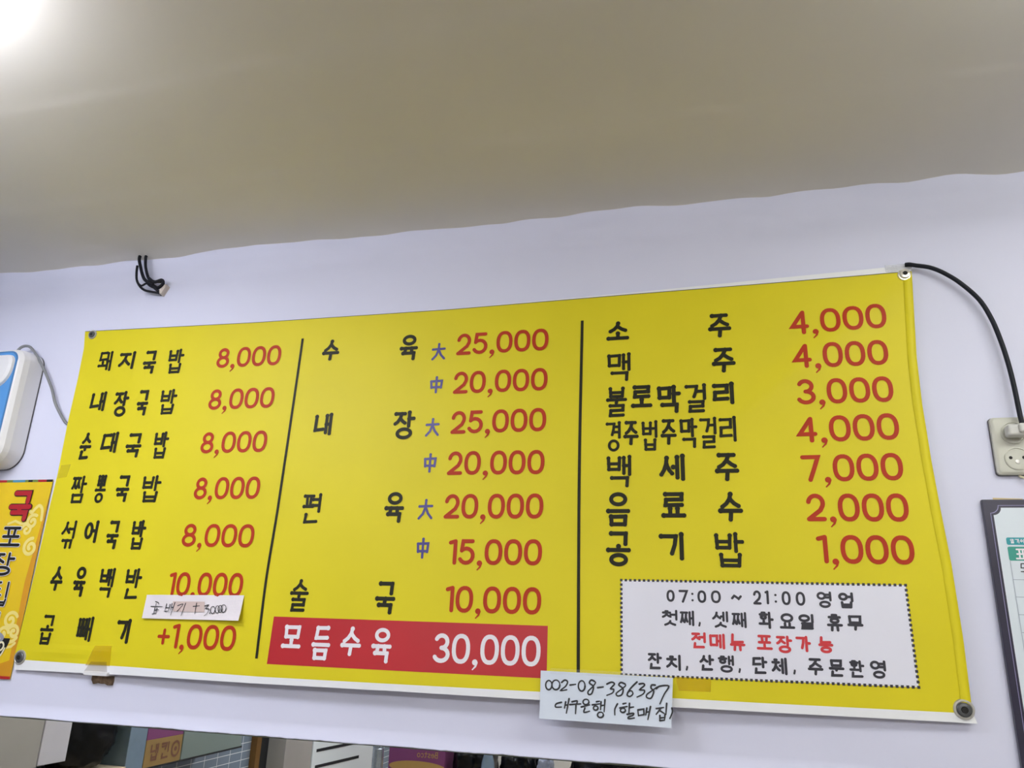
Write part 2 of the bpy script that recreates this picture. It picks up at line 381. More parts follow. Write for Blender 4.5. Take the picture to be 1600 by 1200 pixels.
class Ink:
    """collects brush strokes lying on a surface y = surf(x, z)"""
    def __init__(self, surf, lift):
        self.bm = bmesh.new(); self.s = surf; self.lift = lift; self.k = 0
    def v(self, x, z):
        return self.bm.verts.new((x, self.s(x, z)-self.lift-self.k*6e-6, z))
    def disc(self, x, z, r, n=14):
        self.k = (self.k+1) % 60
        self.bm.faces.new([self.v(x+r*math.cos(2*PI*i/n), z+r*math.sin(2*PI*i/n)) for i in range(n)])
    def poly(self, pts):
        self.k = (self.k+1) % 60
        self.bm.faces.new([self.v(*p) for p in pts])
    def stroke(self, pts, hw, knob=1.0, end=1.0, closed=False, taper=None):
        P = [Vector(p) for p in pts]; Q = [P[0]]
        for p in P[1:]:
            if (p-Q[-1]).length > 1e-6: Q.append(p)
        P = Q; n = len(P)
        self.k = (self.k+1) % 60
        L, R = [], []
        for i, p in enumerate(P):
            a = P[i-1] if i > 0 else (P[-2] if closed else None)
            b = P[i+1] if i < n-1 else (P[1] if closed else None)
            d1 = (p-a).normalized() if a is not None else None
            d2 = (b-p).normalized() if b is not None else None
            if d1 is None: d1 = d2
            if d2 is None: d2 = d1
            n1 = Vector((-d1.y, d1.x)); n2 = Vector((-d2.y, d2.x)); m = n1+n2
            if m.length < 1e-4: m = n1
            m.normalize(); w = hw*(taper(i/(n-1)) if taper else 1.0)
            l = w/max(.45, m.dot(n1))
            L.append(p+m*l); R.append(p-m*l)
        A = [self.v(*q) for q in L]; B = [self.v(*q) for q in R]
        for i in range(n-1):
            try: self.bm.faces.new((A[i], B[i], B[i+1], A[i+1]))
            except ValueError: pass
        if not closed:
            self.disc(P[0].x, P[0].y, hw*knob); self.disc(P[-1].x, P[-1].y, hw*end)
    def char(self, ch, cx, cz, w, h, hw, knob=1.28, end=1.08, flip=False):
        S = glyph(ch)
        xs = [p[0] for s in S for p in s]; ys = [p[1] for s in S for p in s]
        ax, ay = min(xs), min(ys); bx, by = max(max(xs)-ax, 1e-6), max(max(ys)-ay, 1e-6)
        iw, ih = max(w-2*hw, 1e-5), max(h-2*hw, 1e-5)
        if max(xs)-ax < 1e-5: iw = 0
        for s in S:
            closed = len(s) > 10 and (Vector(s[0])-Vector(s[-1])).length < 1e-4
            pts = [(cx+(-1 if flip else 1)*((p[0]-ax)/bx-.5)*iw, cz+((p[1]-ay)/by-.5)*ih) for p in s]
            self.stroke(pts, hw, knob, end, closed)
            if not closed and knob > 1.15:            # brush corners swell a little
                for a, b, c in zip(pts, pts[1:], pts[2:]):
                    d1 = (Vector(b)-Vector(a)).normalized(); d2 = (Vector(c)-Vector(b)).normalized()
                    if d1.dot(d2) < 0.5: self.disc(b[0], b[1], hw*1.15)
    def build(self, name, m, parent=None, label=None):
        o = obj(name, self.bm, m, parent)
        if label: o['label'] = label
        return o

# ================================================================== THE SETTING
def wall_y(x, z):
    """front wall: flat, papered; the paper swells away from the wall just under the ceiling and flares over the mirror"""
    y = 0.0
    t = max(0.0, (z-(ZC-0.085))/0.085)
    n = noise.noise(Vector((x*2.3, 1.7, z*2.0)))
    y -= (0.020+0.012*n)*t**2.2
    if z > ZC-0.13:
        a = min(1, (z-(ZC-0.13))/0.06)
        y -= 0.0035*a*noise.noise(Vector((x*5.0+z*9, 4.2, z*26.0)))+0.002*a*noise.noise(Vector((x*13.0, 8.1, z*40.0)))
    b = max(0.0, 1-(z-MIRROR_TOP)/0.028)
    y -= 0.010*b**1.6 if z < MIRROR_TOP+0.028 else 0
    y -= 0.0012*noise.noise(Vector((x*2.0, 0.3, z*2.5)))
    return y
def torn(x):
    return MIRROR_TOP+0.0016*noise.noise(Vector((x*9, 3, 1)))+0.0012*noise.noise(Vector((x*55, 5, 2)))*max(0, min(1, (x+1.4)*4))
bm = bmesh.new()
nx, nz = 420, 96
rows = []
zs = [0.0]*(nz+1)
for j in range(nz+1):
    v = j/nz
    zs[j] = v
G = []
for j in range(nz+1):
    v = zs[j]
    # denser rows at the mirror edge and under the ceiling
    if v < .18: f = v/.18*0.035
    elif v > .62: f = 1-0.14*(1-v)/.38
    else: f = 0.035+(1-.14-.035)*(v-.18)/.44
    row = []
    for i in range(nx+1):
        x = XL+(XR-XL)*i/nx
        z0 = torn(x); z = z0+(ZC+0.004-z0)*f
        row.append(bm.verts.new((x, wall_y(x, z), z)))
    G.append(row)
for j in range(nz):
    for i in range(nx):
        bm.faces.new((G[j][i], G[j][i+1], G[j+1][i+1], G[j+1][i]))
# paper edge turns back to the mirror, lower wall below the mirror, and the wall's own thickness
back = [bm.verts.new((v.co.x, 0.004, v.co.z+0.001)) for v in G[0]]
for i in range(nx): bm.faces.new((back[i], back[i+1], G[0][i+1], G[0][i]))
struct('wall_front', bm, M['wall'], smooth=True)
bm = bmesh.new(); box(bm, XL, XR, 0.012, 0.10, 0, ZC+0.05); struct('wall_front_base', bm, M['room'])

def ceil_z(x, y):
    d = -y
    z = ZC+0.002*noise.noise(Vector((x*1.5, y*2.0, 6.0)))
    z -= (0.013*math.exp(-d/0.04)+.006*math.exp(-d/.15))*(1+.45*noise.noise(Vector((x*3.1, 2.0, 1.0)))+.35*noise.noise(Vector((x*11.0, 5.0, 1.0))))
    z -= 0.0016*math.exp(-d/0.10)*noise.noise(Vector((x*7, y*24, 3.0)))
    for y0, k in ((0.312, 1.0), (0.62, 0.8)):
        z += (-0.0010*k if d < y0+0.035*math.sin(x*0.9) else 0.0)
    return z
bm = bmesh.new(); ys = []
y = 0.012
while y > -0.9: ys.append(y); y -= 0.006 if y > -0.15 else 0.012
while y > YR-0.01: ys.append(y); y -= 0.15
ys.append(YR)
nx = 260
G = [[bm.verts.new((XL+(XR-XL)*i/nx, yy, ceil_z(XL+(XR-XL)*i/nx, yy))) for i in range(nx+1)] for yy in ys]
for j in range(len(ys)-1):
    for i in range(nx):
        bm.faces.new((G[j][i], G[j+1][i], G[j+1][i+1], G[j][i+1]))
struct('ceiling', bm, M['ceiling'], smooth=True)
bm = bmesh.new(); box(bm, XL-.1, XR+.1, YR-.1, .1, ZC+0.03, ZC+0.08); struct('ceiling_slab', bm, M['room'])
bm = bmesh.new(); box(bm, XL-.1, XR+.1, YR-.1, .1, -0.06, 0.0); struct('floor', bm, M['floor'])
bm = bmesh.new(); box(bm, XL-.1, XL, YR, 0.0, 0, ZC+.03, 0)
for f in bm.faces:
    pass
struct('wall_left', bm, M['tile'])
bm = bmesh.new(); box(bm, XR, XR+.1, YR, 0.0, 0, ZC+.03); struct('wall_right', bm, M['room'])
bm = bmesh.new(); box(bm, XL-.1, XR+.1, YR-.1, YR, 0, ZC+.03); struct('wall_rear', bm, M['room'])

# ceiling lamps
NL = ['slim white ceiling lamp lighting the left end of the menu banner', 'slim white ceiling lamp lighting the right end of the menu banner',
      'added unseen fill lamp at the rear left of the room', 'added unseen fill lamp at the rear right of the room']
for (x, y, a, b, e, col), lab in zip(LAMPS, NL):
    t = thing('ceiling_lamp', lab, 'lamp', (x, y, ZC), 'slim ceiling lamps')
    bm = bmesh.new(); box(bm, x-a+.06, x+a-.06, y-.03, y+.03, ZC-0.046, ZC-0.002, bevel=0.004); obj('housing', bm, M['lamphousing'], t)
    bm = bmesh.new(); box(bm, x-a, x+a, y-b, y+b, ZC-0.100, ZC-0.045, bevel=0.010)
    obj('diffuser', bm, mat('lamp_diffuser', (240, 240, 245), 0.5, 0.0, emit=e, ecol=col), t)

# ================================================================== MENU BANNER
X0, X1, Z0, Z1 = -1.598, 0.402, 1.3442, 2.1624
def bulge(x, z):
    u = min(1, max(0, (x-X0)/(X1-X0))); v = min(1, max(0, (z-Z0)/(Z1-Z0)))
    return .006+.026*math.sin(PI*u)*(1-v)**1.4*(1-.35*u)+.008*u*(1-v)
def seg_fold(x, z, a, b, amp, w):
    ax, az = a; bx, bz = b; dx, dz = bx-ax, bz-az; L = math.hypot(dx, dz)
    t = ((x-ax)*dx+(z-az)*dz)/L/L
    d = ((x-ax)*dz-(z-az)*dx)/L
    fade = math.exp(-((t-.45)/.42)**4)
    return amp*fade*math.exp(-(d/w)**2)
def bs(x, z):
    y = bulge(x, z)
    y += seg_fold(x, z, (0.39, 2.14), (-0.05, 1.78), 0.0028, 0.028)
    y += seg_fold(x, z, (0.36, 1.95), (0.02, 1.62), 0.0022, 0.030)
    y += seg_fold(x, z, (-1.57, 1.36), (-1.25, 1.375), 0.0018, 0.012)
    y += seg_fold(x, z, (-1.53, 2.13), (-1.32, 1.95), 0.0015, 0.03)
    return -y
def interp(tab, q):
    for (a, b), (c, d) in zip(tab, tab[1:]):
        if a <= q <= c: return b+(d-b)*(q-a)/(c-a)
    return tab[0][1] if q < tab[0][0] else tab[-1][1]
LE = [(1.321, -1.583), (1.346, -1.592), (1.45, -1.588), (1.576, -1.585), (1.70, -1.5835), (1.779, -1.581), (1.908, -1.584), (2.03, -1.582), (2.11, -1.5836), (2.16, -1.5915)]
RE = [(1.325, .405), (1.346, .3990), (1.4577, .4006), (1.5864, .3983), (1.6768, .3931), (1.7712, .3888), (1.8823, .3862), (1.9725, .3875), (2.093, .3955), (2.16, .3999)]
TY = [(-1.60, 2.1595), (-1.079, 2.1494), (-.578, 2.1464), (-.138, 2.1514), (.127, 2.1534), (.41, 2.157)]      # top of the yellow print
TC = [(-1.60, 2.1600), (-1.079, 2.1502), (-.578, 2.1480), (-.138, 2.156), (.127, 2.1636), (.363, 2.170), (.41, 2.1696)]   # top hem
BY = [(-1.60, 1.343), (-1.266, 1.3411), (-.9416, 1.3369), (-.6525, 1.3375), (-.334, 1.3383), (-.088, 1.3398), (.074, 1.3398), (.361, 1.3409), (.41, 1.3412)]
BC = [(-1.60, 1.3205), (-1.262, 1.3241), (-.94, 1.3233), (-.651, 1.3245), (-.334, 1.3237), (-.089, 1.3248), (.073, 1.3251), (.359, 1.326), (.41, 1.3257)]
banner = thing('menu_banner', 'large yellow vinyl menu banner with black dish names and red prices on white wall', 'banner', (-.6, -.006, 1.325))
NXB, NZB = 200, 84
bm = bmesh.new(); front = []
for j in range(NZB+4):
    row = []
    for i in range(NXB+1):
        u = i/NXB
        xa = X0+(X1-X0)*u
        ty, tc_, by, bc = interp(TY, xa), interp(TC, xa), interp(BY, xa), interp(BC, xa)
        if j == 0: z = bc
        elif j == 1: z = bc+(by-bc)*.5
        elif j >= NZB+2: z = ty+(tc_-ty)*(j-NZB-1)/2
        else: z = by+(ty-by)*(j-2)/(NZB-1)
        xl, xr = interp(LE, z), interp(RE, z)
        x = xl+(xr-xl)*u
        row.append((x, z))
    front.append(row)
FV = [[bm.verts.new((x, bs(x, z), z)) for x, z in r] for r in front]
BV = [[bm.verts.new((x, bs(x, z)+.0009, z)) for x, z in r] for r in front]
NJ = len(front)
for j in range(NJ-1):
    mi = 1 if (j < 2 or j >= NZB+1) else 0
    for i in range(NXB):
        f = bm.faces.new((FV[j][i], FV[j][i+1], FV[j+1][i+1], FV[j+1][i])); f.material_index = mi
        f = bm.faces.new((BV[j][i], BV[j+1][i], BV[j+1][i+1], BV[j][i+1])); f.material_index = 1
for i in range(NXB):
    bm.faces.new((FV[0][i], BV[0][i], BV[0][i+1], FV[0][i+1])).material_index = 1
    bm.faces.new((FV[-1][i], FV[-1][i+1], BV[-1][i+1], BV[-1][i])).material_index = 1
for j in range(NJ-1):
    bm.faces.new((FV[j][0], FV[j+1][0], BV[j+1][0], BV[j][0])).material_index = 0
    bm.faces.new((FV[j][-1], BV[j][-1], BV[j+1][-1], FV[j+1][-1])).material_index = 0
obj('cloth', bm, [M['yellow'], M['banner_white']], banner)
# thin grey print line along the top of the yellow
ink = Ink(bs, .0006)
ink.stroke([(x, interp(TY, x)) for x in [X0+.008+(X1-X0-.012)*k/60 for k in range(61)]], .0007)
ink.build('print_edge', M['seam'], banner, 'thin grey line along the top of the yellow print')
# sewn hem down the right edge
bm = bmesh.new(); prev = None
for k in range(61):
    z = 1.342+(2.150-1.342)*k/60; xr = interp(RE, z)
    ring_ = [bm.verts.new((xr-.016+q*.0165, bs(xr-.016+q*.0165, z)-dy, z)) for q, dy in ((0, .0003), (.06, .0022), (.5, .0030), (.94, .0022), (1, .0000))]
    if prev:
        for a in range(4): bm.faces.new((prev[a], prev[a+1], ring_[a+1], ring_[a]))
    prev = ring_
obj('side_hem', bm, M['yellow'], banner, smooth=True)
# divider lines
for pts in ([(-.9435, 2.0982), (-.9465, 1.747), (-.9475, 1.664), (-.9505, 1.5286), (-.9465, 1.3719)], [(-.2639, 2.097), (-.2665, 1.7566), (-.2635, 1.375)]):
    P_ = [(p.x, p.y) for p in spline([(a, b, 0) for a, b in pts], 10)]
    ink = Ink(bs, .0007); ink.k = 3
    vs_ = []
    for (x, z) in P_:
        vs_.append((ink.v(x-.0031, z), ink.v(x+.0031, z)))
    for a, b in zip(vs_, vs_[1:]): ink.bm.faces.new((a[0], a[1], b[1], b[0]))
    ink.build('divider_line', M['black'], banner, 'long black vertical divider line')
# red and white printed panels
def panel(name, corners, m, lift, label):
    bm = bmesh.new(); sheet(bm, corners, 60, 12, lambda x, z, u, v: bs(x, z)-lift); o = obj(name, bm, m, banner); o['label'] = label; return o
panel('price_panel', [(-.9190, 1.4573), (-.3240, 1.4573), (-.3238, 1.3623), (-.9200, 1.3623)], M['crimson'], .0004, 'crimson printed panel behind white lettering')
HP = [(-.1820, 1.5462), (.3200, 1.5470), (.3215, 1.3782), (-.1824, 1.3758)]
panel('notice_panel', HP, M['panelwhite'], .0004, 'white printed notice panel with dotted border')
ink = Ink(bs, .0007)
for a, b in zip(HP, HP[1:]+HP[:1]):
    L = math.hypot(b[0]-a[0], b[1]-a[1]); n = round(L/.0086)
    for k in range(n):
        x = a[0]+(b[0]-a[0])*k/n; z = a[1]+(b[1]-a[1])*k/n; s = .00235
        ink.poly([(x-s, z-s), (x+s, z-s), (x+s, z+s), (x-s, z+s)])
ink.build('dotted_border', M['ink'], banner, 'black dotted border of the notice')

TEXT = [
('pork', 'k', [('돼', -15062, 20704, 419, 537), ('지', -14393, 20689, 467, 484), ('국', -13686, 20606, 384, 622), ('밥', -12922, 20593, 451, 650)]),
('intest', 'k', [('내', -15029, 19624, 456, 515), ('장', -14313, 19531, 437, 663), ('국', -13660, 19533, 328, 661), ('밥', -12922, 19529, 470, 646)]),
('sundae', 'k', [('순', -15121, 18471, 348, 679), ('대', -14426, 18541, 473, 530), ('국', -13684, 18447, 449, 611), ('밥', -12903, 18433, 415, 667)]),
('jjam', 'k', [('짬', -15064, 17379, 451, 675), ('뽕', -14409, 17385, 315, 684), ('국', -13753, 17383, 377, 646), ('밥', -12946, 17368, 526, 646)]),
('mix', 'k', [('섞', -15097, 16287, 405, 667), ('어', -14431, 16357, 383, 526), ('국', -13777, 16283, 343, 667), ('밥', -13065, 16286, 394, 681)]),
('suyukb', 'k', [('수', -15140, 15260, 355, 558), ('육', -14458, 15201, 347, 683), ('백', -13698, 15189, 403, 665), ('반', -12950, 15182, 446, 680)]),
('gop', 'k', [('곱', -15121, 14107, 385, 659), ('빼', -14040, 14159, 418, 545), ('기', -12974, 14149, 366, 525)]),
('suyuk', 'k', [('수', -8640, 20632, 437, 522), ('육', -6661, 20578, 442, 634)]),
('naejang', 'k', [('내', -8610, 18806, 449, 529), ('장', -6609, 18723, 515, 656)]),
('pyeon', 'k', [('편', -8633, 16877, 442, 664), ('육', -6659, 16889, 444, 662)]),
('sulguk', 'k', [('술', -8653, 15017, 437, 667), ('국', -6669, 15015, 439, 650)]),
('modeum', 'w', [('모', -8695, 14185, 446, 455), ('듬', -8003, 14084, 419, 672), ('수', -7330, 14140, 449, 564), ('육', -6649, 14087, 432, 672)]),
('soju', 'k', [('소', -1863, 20675, 480, 423), ('주', 251, 20653, 458, 531)]),
('maekju', 'k', [('맥', -1844, 19843, 488, 636), ('주', 295, 19884, 462, 538)]),
('bulro', 'k', [('불', -1896, 19073, 432, 653), ('로', -1379, 19175, 428, 481), ('막', -823, 19089, 474, 599), ('걸', -293, 19090, 418, 614), ('리', 252, 19169, 416, 474)]),
('gyeong', 'k', [('경', -1969, 18332, 305, 637), ('주', -1605, 18393, 305, 512), ('법', -1230, 18329, 314, 634), ('주', -850, 18395, 313, 534), ('막', -454, 18361, 347, 622), ('걸', -76, 18355, 325, 646), ('리', 302, 18420, 323, 520)]),
('baek', 'k', [('백', -1855, 17601, 493, 659), ('세', -804, 17660, 499, 545), ('주', 252, 17654, 452, 559)]),
('eum', 'k', [('음', -1874, 16832, 471, 683), ('료', -791, 16917, 470, 498), ('수', 278, 16874, 454, 567)]),
('gonggi', 'k', [('공', -1871, 16057, 477, 673), ('기', -856, 16115, 462, 532), ('밥', 222, 16058, 537, 654)]),
('d1', 'b', [('大', -5925, 20435, 357, 415)]),
('c1', 'b', [('中', -5922, 19637, 329, 407)]),
('d2', 'b', [('大', -5935, 18651, 348, 422)]),
('c2', 'b', [('中', -5927, 17848, 315, 430)]),
('d3', 'b', [('大', -5943, 16844, 359, 439)]),
('c3', 'b', [('中', -5936, 16031, 302, 433)]),
('h1', 's', [('0', -896, 15191, 151, 217), ('7', -661, 15187, 174, 236), (':', -494, 15178, 46, 171), ('0', -323, 15190, 161, 225), ('0', -69, 15193, 179, 228), ('~', 299, 15192, 195, 96), ('2', 666, 15199, 146, 251), ('1', 836, 15205, 71, 247), (':', 989, 15192, 40, 172), ('0', 1172, 15199, 156, 244), ('0', 1418, 15195, 163, 242), ('영', 1823, 15190, 251, 288), ('업', 2188, 15187, 251, 281)]),
('h2', 's', [('첫', -924, 14793, 287, 294), ('째', -607, 14795, 262, 278), (',', -383, 14695, 63, 97), ('셋', -10, 14791, 288, 299), ('째', 325, 14793, 259, 284), ('화', 798, 14803, 266, 301), ('요', 1160, 14800, 263, 270), ('일', 1485, 14798, 258, 273), ('휴', 1965, 14796, 268, 304), ('무', 2305, 14802, 266, 264)]),
('h3', 'r', [('전', -411, 14413, 262, 286), ('메', -82, 14406, 278, 274), ('뉴', 277, 14402, 271, 306), ('포', 745, 14419, 276, 256), ('장', 1084, 14398, 278, 301), ('가', 1408, 14417, 256, 277), ('능', 1783, 14417, 251, 285)]),
('h4', 's', [('잔', -1210, 14021, 260, 293), ('치', -876, 14006, 266, 282), (',', -636, 13920, 62, 94), ('산', -279, 14031, 263, 279), ('행', 57, 14024, 282, 300), (',', 288, 13920, 58, 107), ('단', 643, 14025, 263, 298), ('체', 972, 14025, 268, 296), (',', 1223, 13938, 63, 123), ('주', 1579, 14040, 260, 288), ('문', 1927, 14034, 259, 291), ('환', 2259, 14035, 250, 289), ('영', 2603, 14043, 253, 301)])
]
STY = {'k': ('dish_lettering', 'black', .0040), 'w': ('dish_lettering', 'white', .0038), 'b': ('size_lettering', 'violet', .0027),
       's': ('notice_lettering', 'ink', .0023), 'r': ('notice_lettering', 'noticered', .0023)}
for name, st, chars in TEXT:
    pn, mk, hw = STY[st]
    ink = Ink(bs, .0008)
    for ch, cx, cz, w, h in chars:
        cx, cz, w, h = cx*1e-4, cz*1e-4, w*1e-4, h*1e-4
        k = hw; kn, en = (1.26, 1.08) if st in 'kw' else (1.0, 1.0)
        if st == 'b': kn = 1.15; w *= .93
        if ch in '밥곱법불술걸섞짬뽕빼백맥반경편돼': k = hw*.84
        if name == 'gyeong': k *= .84 if ch not in '막리' else .74
        if st == 's' and (ch.isdigit() or ch in '~:'): k = .0021
        if ch == ',' and st == 's': w, h, k = .0045, .0085, .0017
        if ch in '행환셋첫째영': k = k*.9
        if ch == ':':
            for dz in (.0058, -.0058): ink.disc(cx, cz+dz, .0021)
            continue
        ink.char(ch, cx, cz, w, h, k, kn, en)
    ink.build(pn, M[mk], banner, {'w': 'white dish name on the crimson panel', 'b': 'violet portion size character', 'r': 'red line of the white notice'}.get(st))
PRICES = [
('8,000', -11730, 20603, 508, -9960, 20590, 506),
('8,000', -11759, 19532, 508, -9977, 19520, 502),
('8,000', -11771, 18455, 521, -10001, 18451, 504),
('8,000', -11734, 17360, 512, -10003, 17359, 526),
('8,000', -11838, 16283, 531, -9966, 16270, 511),
('10,000', -11985, 15196, 525, -10058, 15203, 511),
('+1,000', -12023, 14093, 512, -10033, 14100, 526),
('25,000', -5505, 20578, 498, -3381, 20581, 502),
('20,000', -5520, 19663, 499, -3379, 19654, 506),
('25,000', -5513, 18743, 511, -3385, 18746, 501),
('20,000', -5526, 17835, 506, -3397, 17823, 512),
('20,000', -5529, 16905, 519, -3395, 16903, 517),
('15,000', -5371, 15962, 516, -3394, 15973, 530),
('10,000', -5367, 15027, 520, -3382, 15034, 517),
('30,000', -5541, 14084, 528, -3366, 14104, 499),
('4,000', 1633, 20607, 520, 3434, 20652, 457),
('4,000', 1633, 19881, 462, 3388, 19885, 537),
('3,000', 1649, 19136, 532, 3395, 19126, 506),
('4,000', 1603, 18359, 518, 3415, 18388, 506),
('7,000', 1612, 17596, 507, 3398, 17616, 537),
('2,000', 1644, 16858, 515, 3406, 16850, 527),
('1,000', 1771, 16089, 522, 3414, 16087, 524)
]
for s, xa, za, ha, xb, zb, hb in PRICES:
    white = s == '30,000'
    wide = {'0': 1.0, '1': .50, ',': .30, '+': .85}
    gap = {',': .15}
    W = [wide.get(c, .93) for c in s]
    gaps = [(.13 if (a == ',' or b == ',') else .10) for a, b in zip(s, s[1:])]
    tot = sum(W)+sum(gaps); u = (xb-xa)/tot
    h = .0517 if not white else .0555
    x = xa; ink = Ink(bs, .0008)
    for i, c in enumerate(s):
        cx = (x+W[i]*u/2)*1e-4; t = (cx*1e4-xa)/(xb-xa); cz = (za+(zb-za)*t)*1e-4
        if c == ',':
            base = cz-h/2
            ink.disc(cx+.0006, base+.0035, .0056)
            ink.stroke([(cx+.0040, base+.0030), (cx+.0022, base-.0040), (cx-.0034, base-.0098)], .0026, 1.0, .5, taper=lambda q: 1.0-.6*q)
        elif c == '+':
            ink.char('+', cx, cz-.002, W[i]*u*1e-4, .034, .0036, 1.0, 1.0)
        else:
            ink.char(c, cx, cz, W[i]*u*1e-4, h, .0040 if not white else .0041, 1.0, 1.0)
        x += W[i]*u+(gaps[i]*u if i < len(gaps) else 0)
    ink.build('price_lettering', M['white' if white else 'red'], banner, 'white price' if white else None)
# eyelets with screws in the four corners
for (x, z, bright) in ((-1.5645, 2.1487, 0), (.3855, 2.1497, 1), (.3870, 1.3470, 0), (-1.5734, 1.3480, 0)):
    y0 = bs(x, z)
    bm = bmesh.new(); R = .0125 if (z > 2) else .0165
    lathe_y(bm, x, z, [(R, y0+.001), (R, y0-.0012), (R*.92, y0-.0030), (R*.78, y0-.0032), (R*.62, y0-.0012), (R*.55, y0-.0006)], 40)
    e = obj('eyelet', bm, M['chrome'] if bright else M['steel'], banner, smooth=False)
    bm = bmesh.new()
    sx, sz = (x+.001, z+.0018) if bright else (x, z-.0005)
    r = .0100 if bright else (.0085 if z > 2 else .0115)
    lathe_y(bm, sx, sz, [(r, y0-.0006), (r, y0-.0036), (r*.85, y0-.0052), (r*.48, y0-.0058), (r*.42, y0-.0040), (r*.30, y0-.0036)], 32)
    s_ = obj('screw', bm, M['chrome'] if bright else M['darksteel'], banner)
    s_.parent = e; s_.matrix_parent_inverse = Matrix.Identity(4)
    if True:
        bm = bmesh.new(); lathe_y(bm, sx, sz, [(r*.44, y0-.0045), (r*.40, y0-.0061)], 20); q = obj('screw_recess', bm, M['hole'], banner)
        q.parent = e; q.matrix_parent_inverse = Matrix.Identity(4)
# old tape on the banner
def bsheet(name, corners, m, lift, label, parent=banner, nx=8, nz=6):
    bm = bmesh.new(); sheet(bm, corners, nx, nz, lambda x, z, u, v: bs(x, z)-lift); o = obj(name, bm, m, parent)
    if label: o['label'] = label
    return o
bsheet('tape_patch', [(-1.3650, 1.3815), (-1.3193, 1.3828), (-1.3147, 1.3406), (-1.3819, 1.3394)], M['tapeyellow'], .0011, 'yellowed tape patch at the bottom edge')
bsheet('tape_patch', [(-1.3680, 1.3480), (-1.3250, 1.3490), (-1.3180, 1.3260), (-1.3830, 1.3255)], M['tapestain'], .0013, 'brown stained tape over the lower margin')
bsheet('tape_patch', [(-.0858, 1.3766), (-.0215, 1.3748), (-.0233, 1.3536), (-.079, 1.3532)], M['tapeyellow'], .0011, 'yellowed tape patch beside the account note')
bsheet('tape_patch', [(-1.5750, 1.8000), (-1.5450, 1.8020), (-1.5500, 1.7700), (-1.5790, 1.7660)], M['tapefaint'], .0011, 'faint tape patch on the left edge')
bsheet('tape_patch', [(.352, 2.1740), (.4010, 2.1740), (.4010, 2.1585), (.352, 2.1585)], M['crumple'], .0016, 'crumpled clear tape over the upper right corner', nx=16, nz=4)

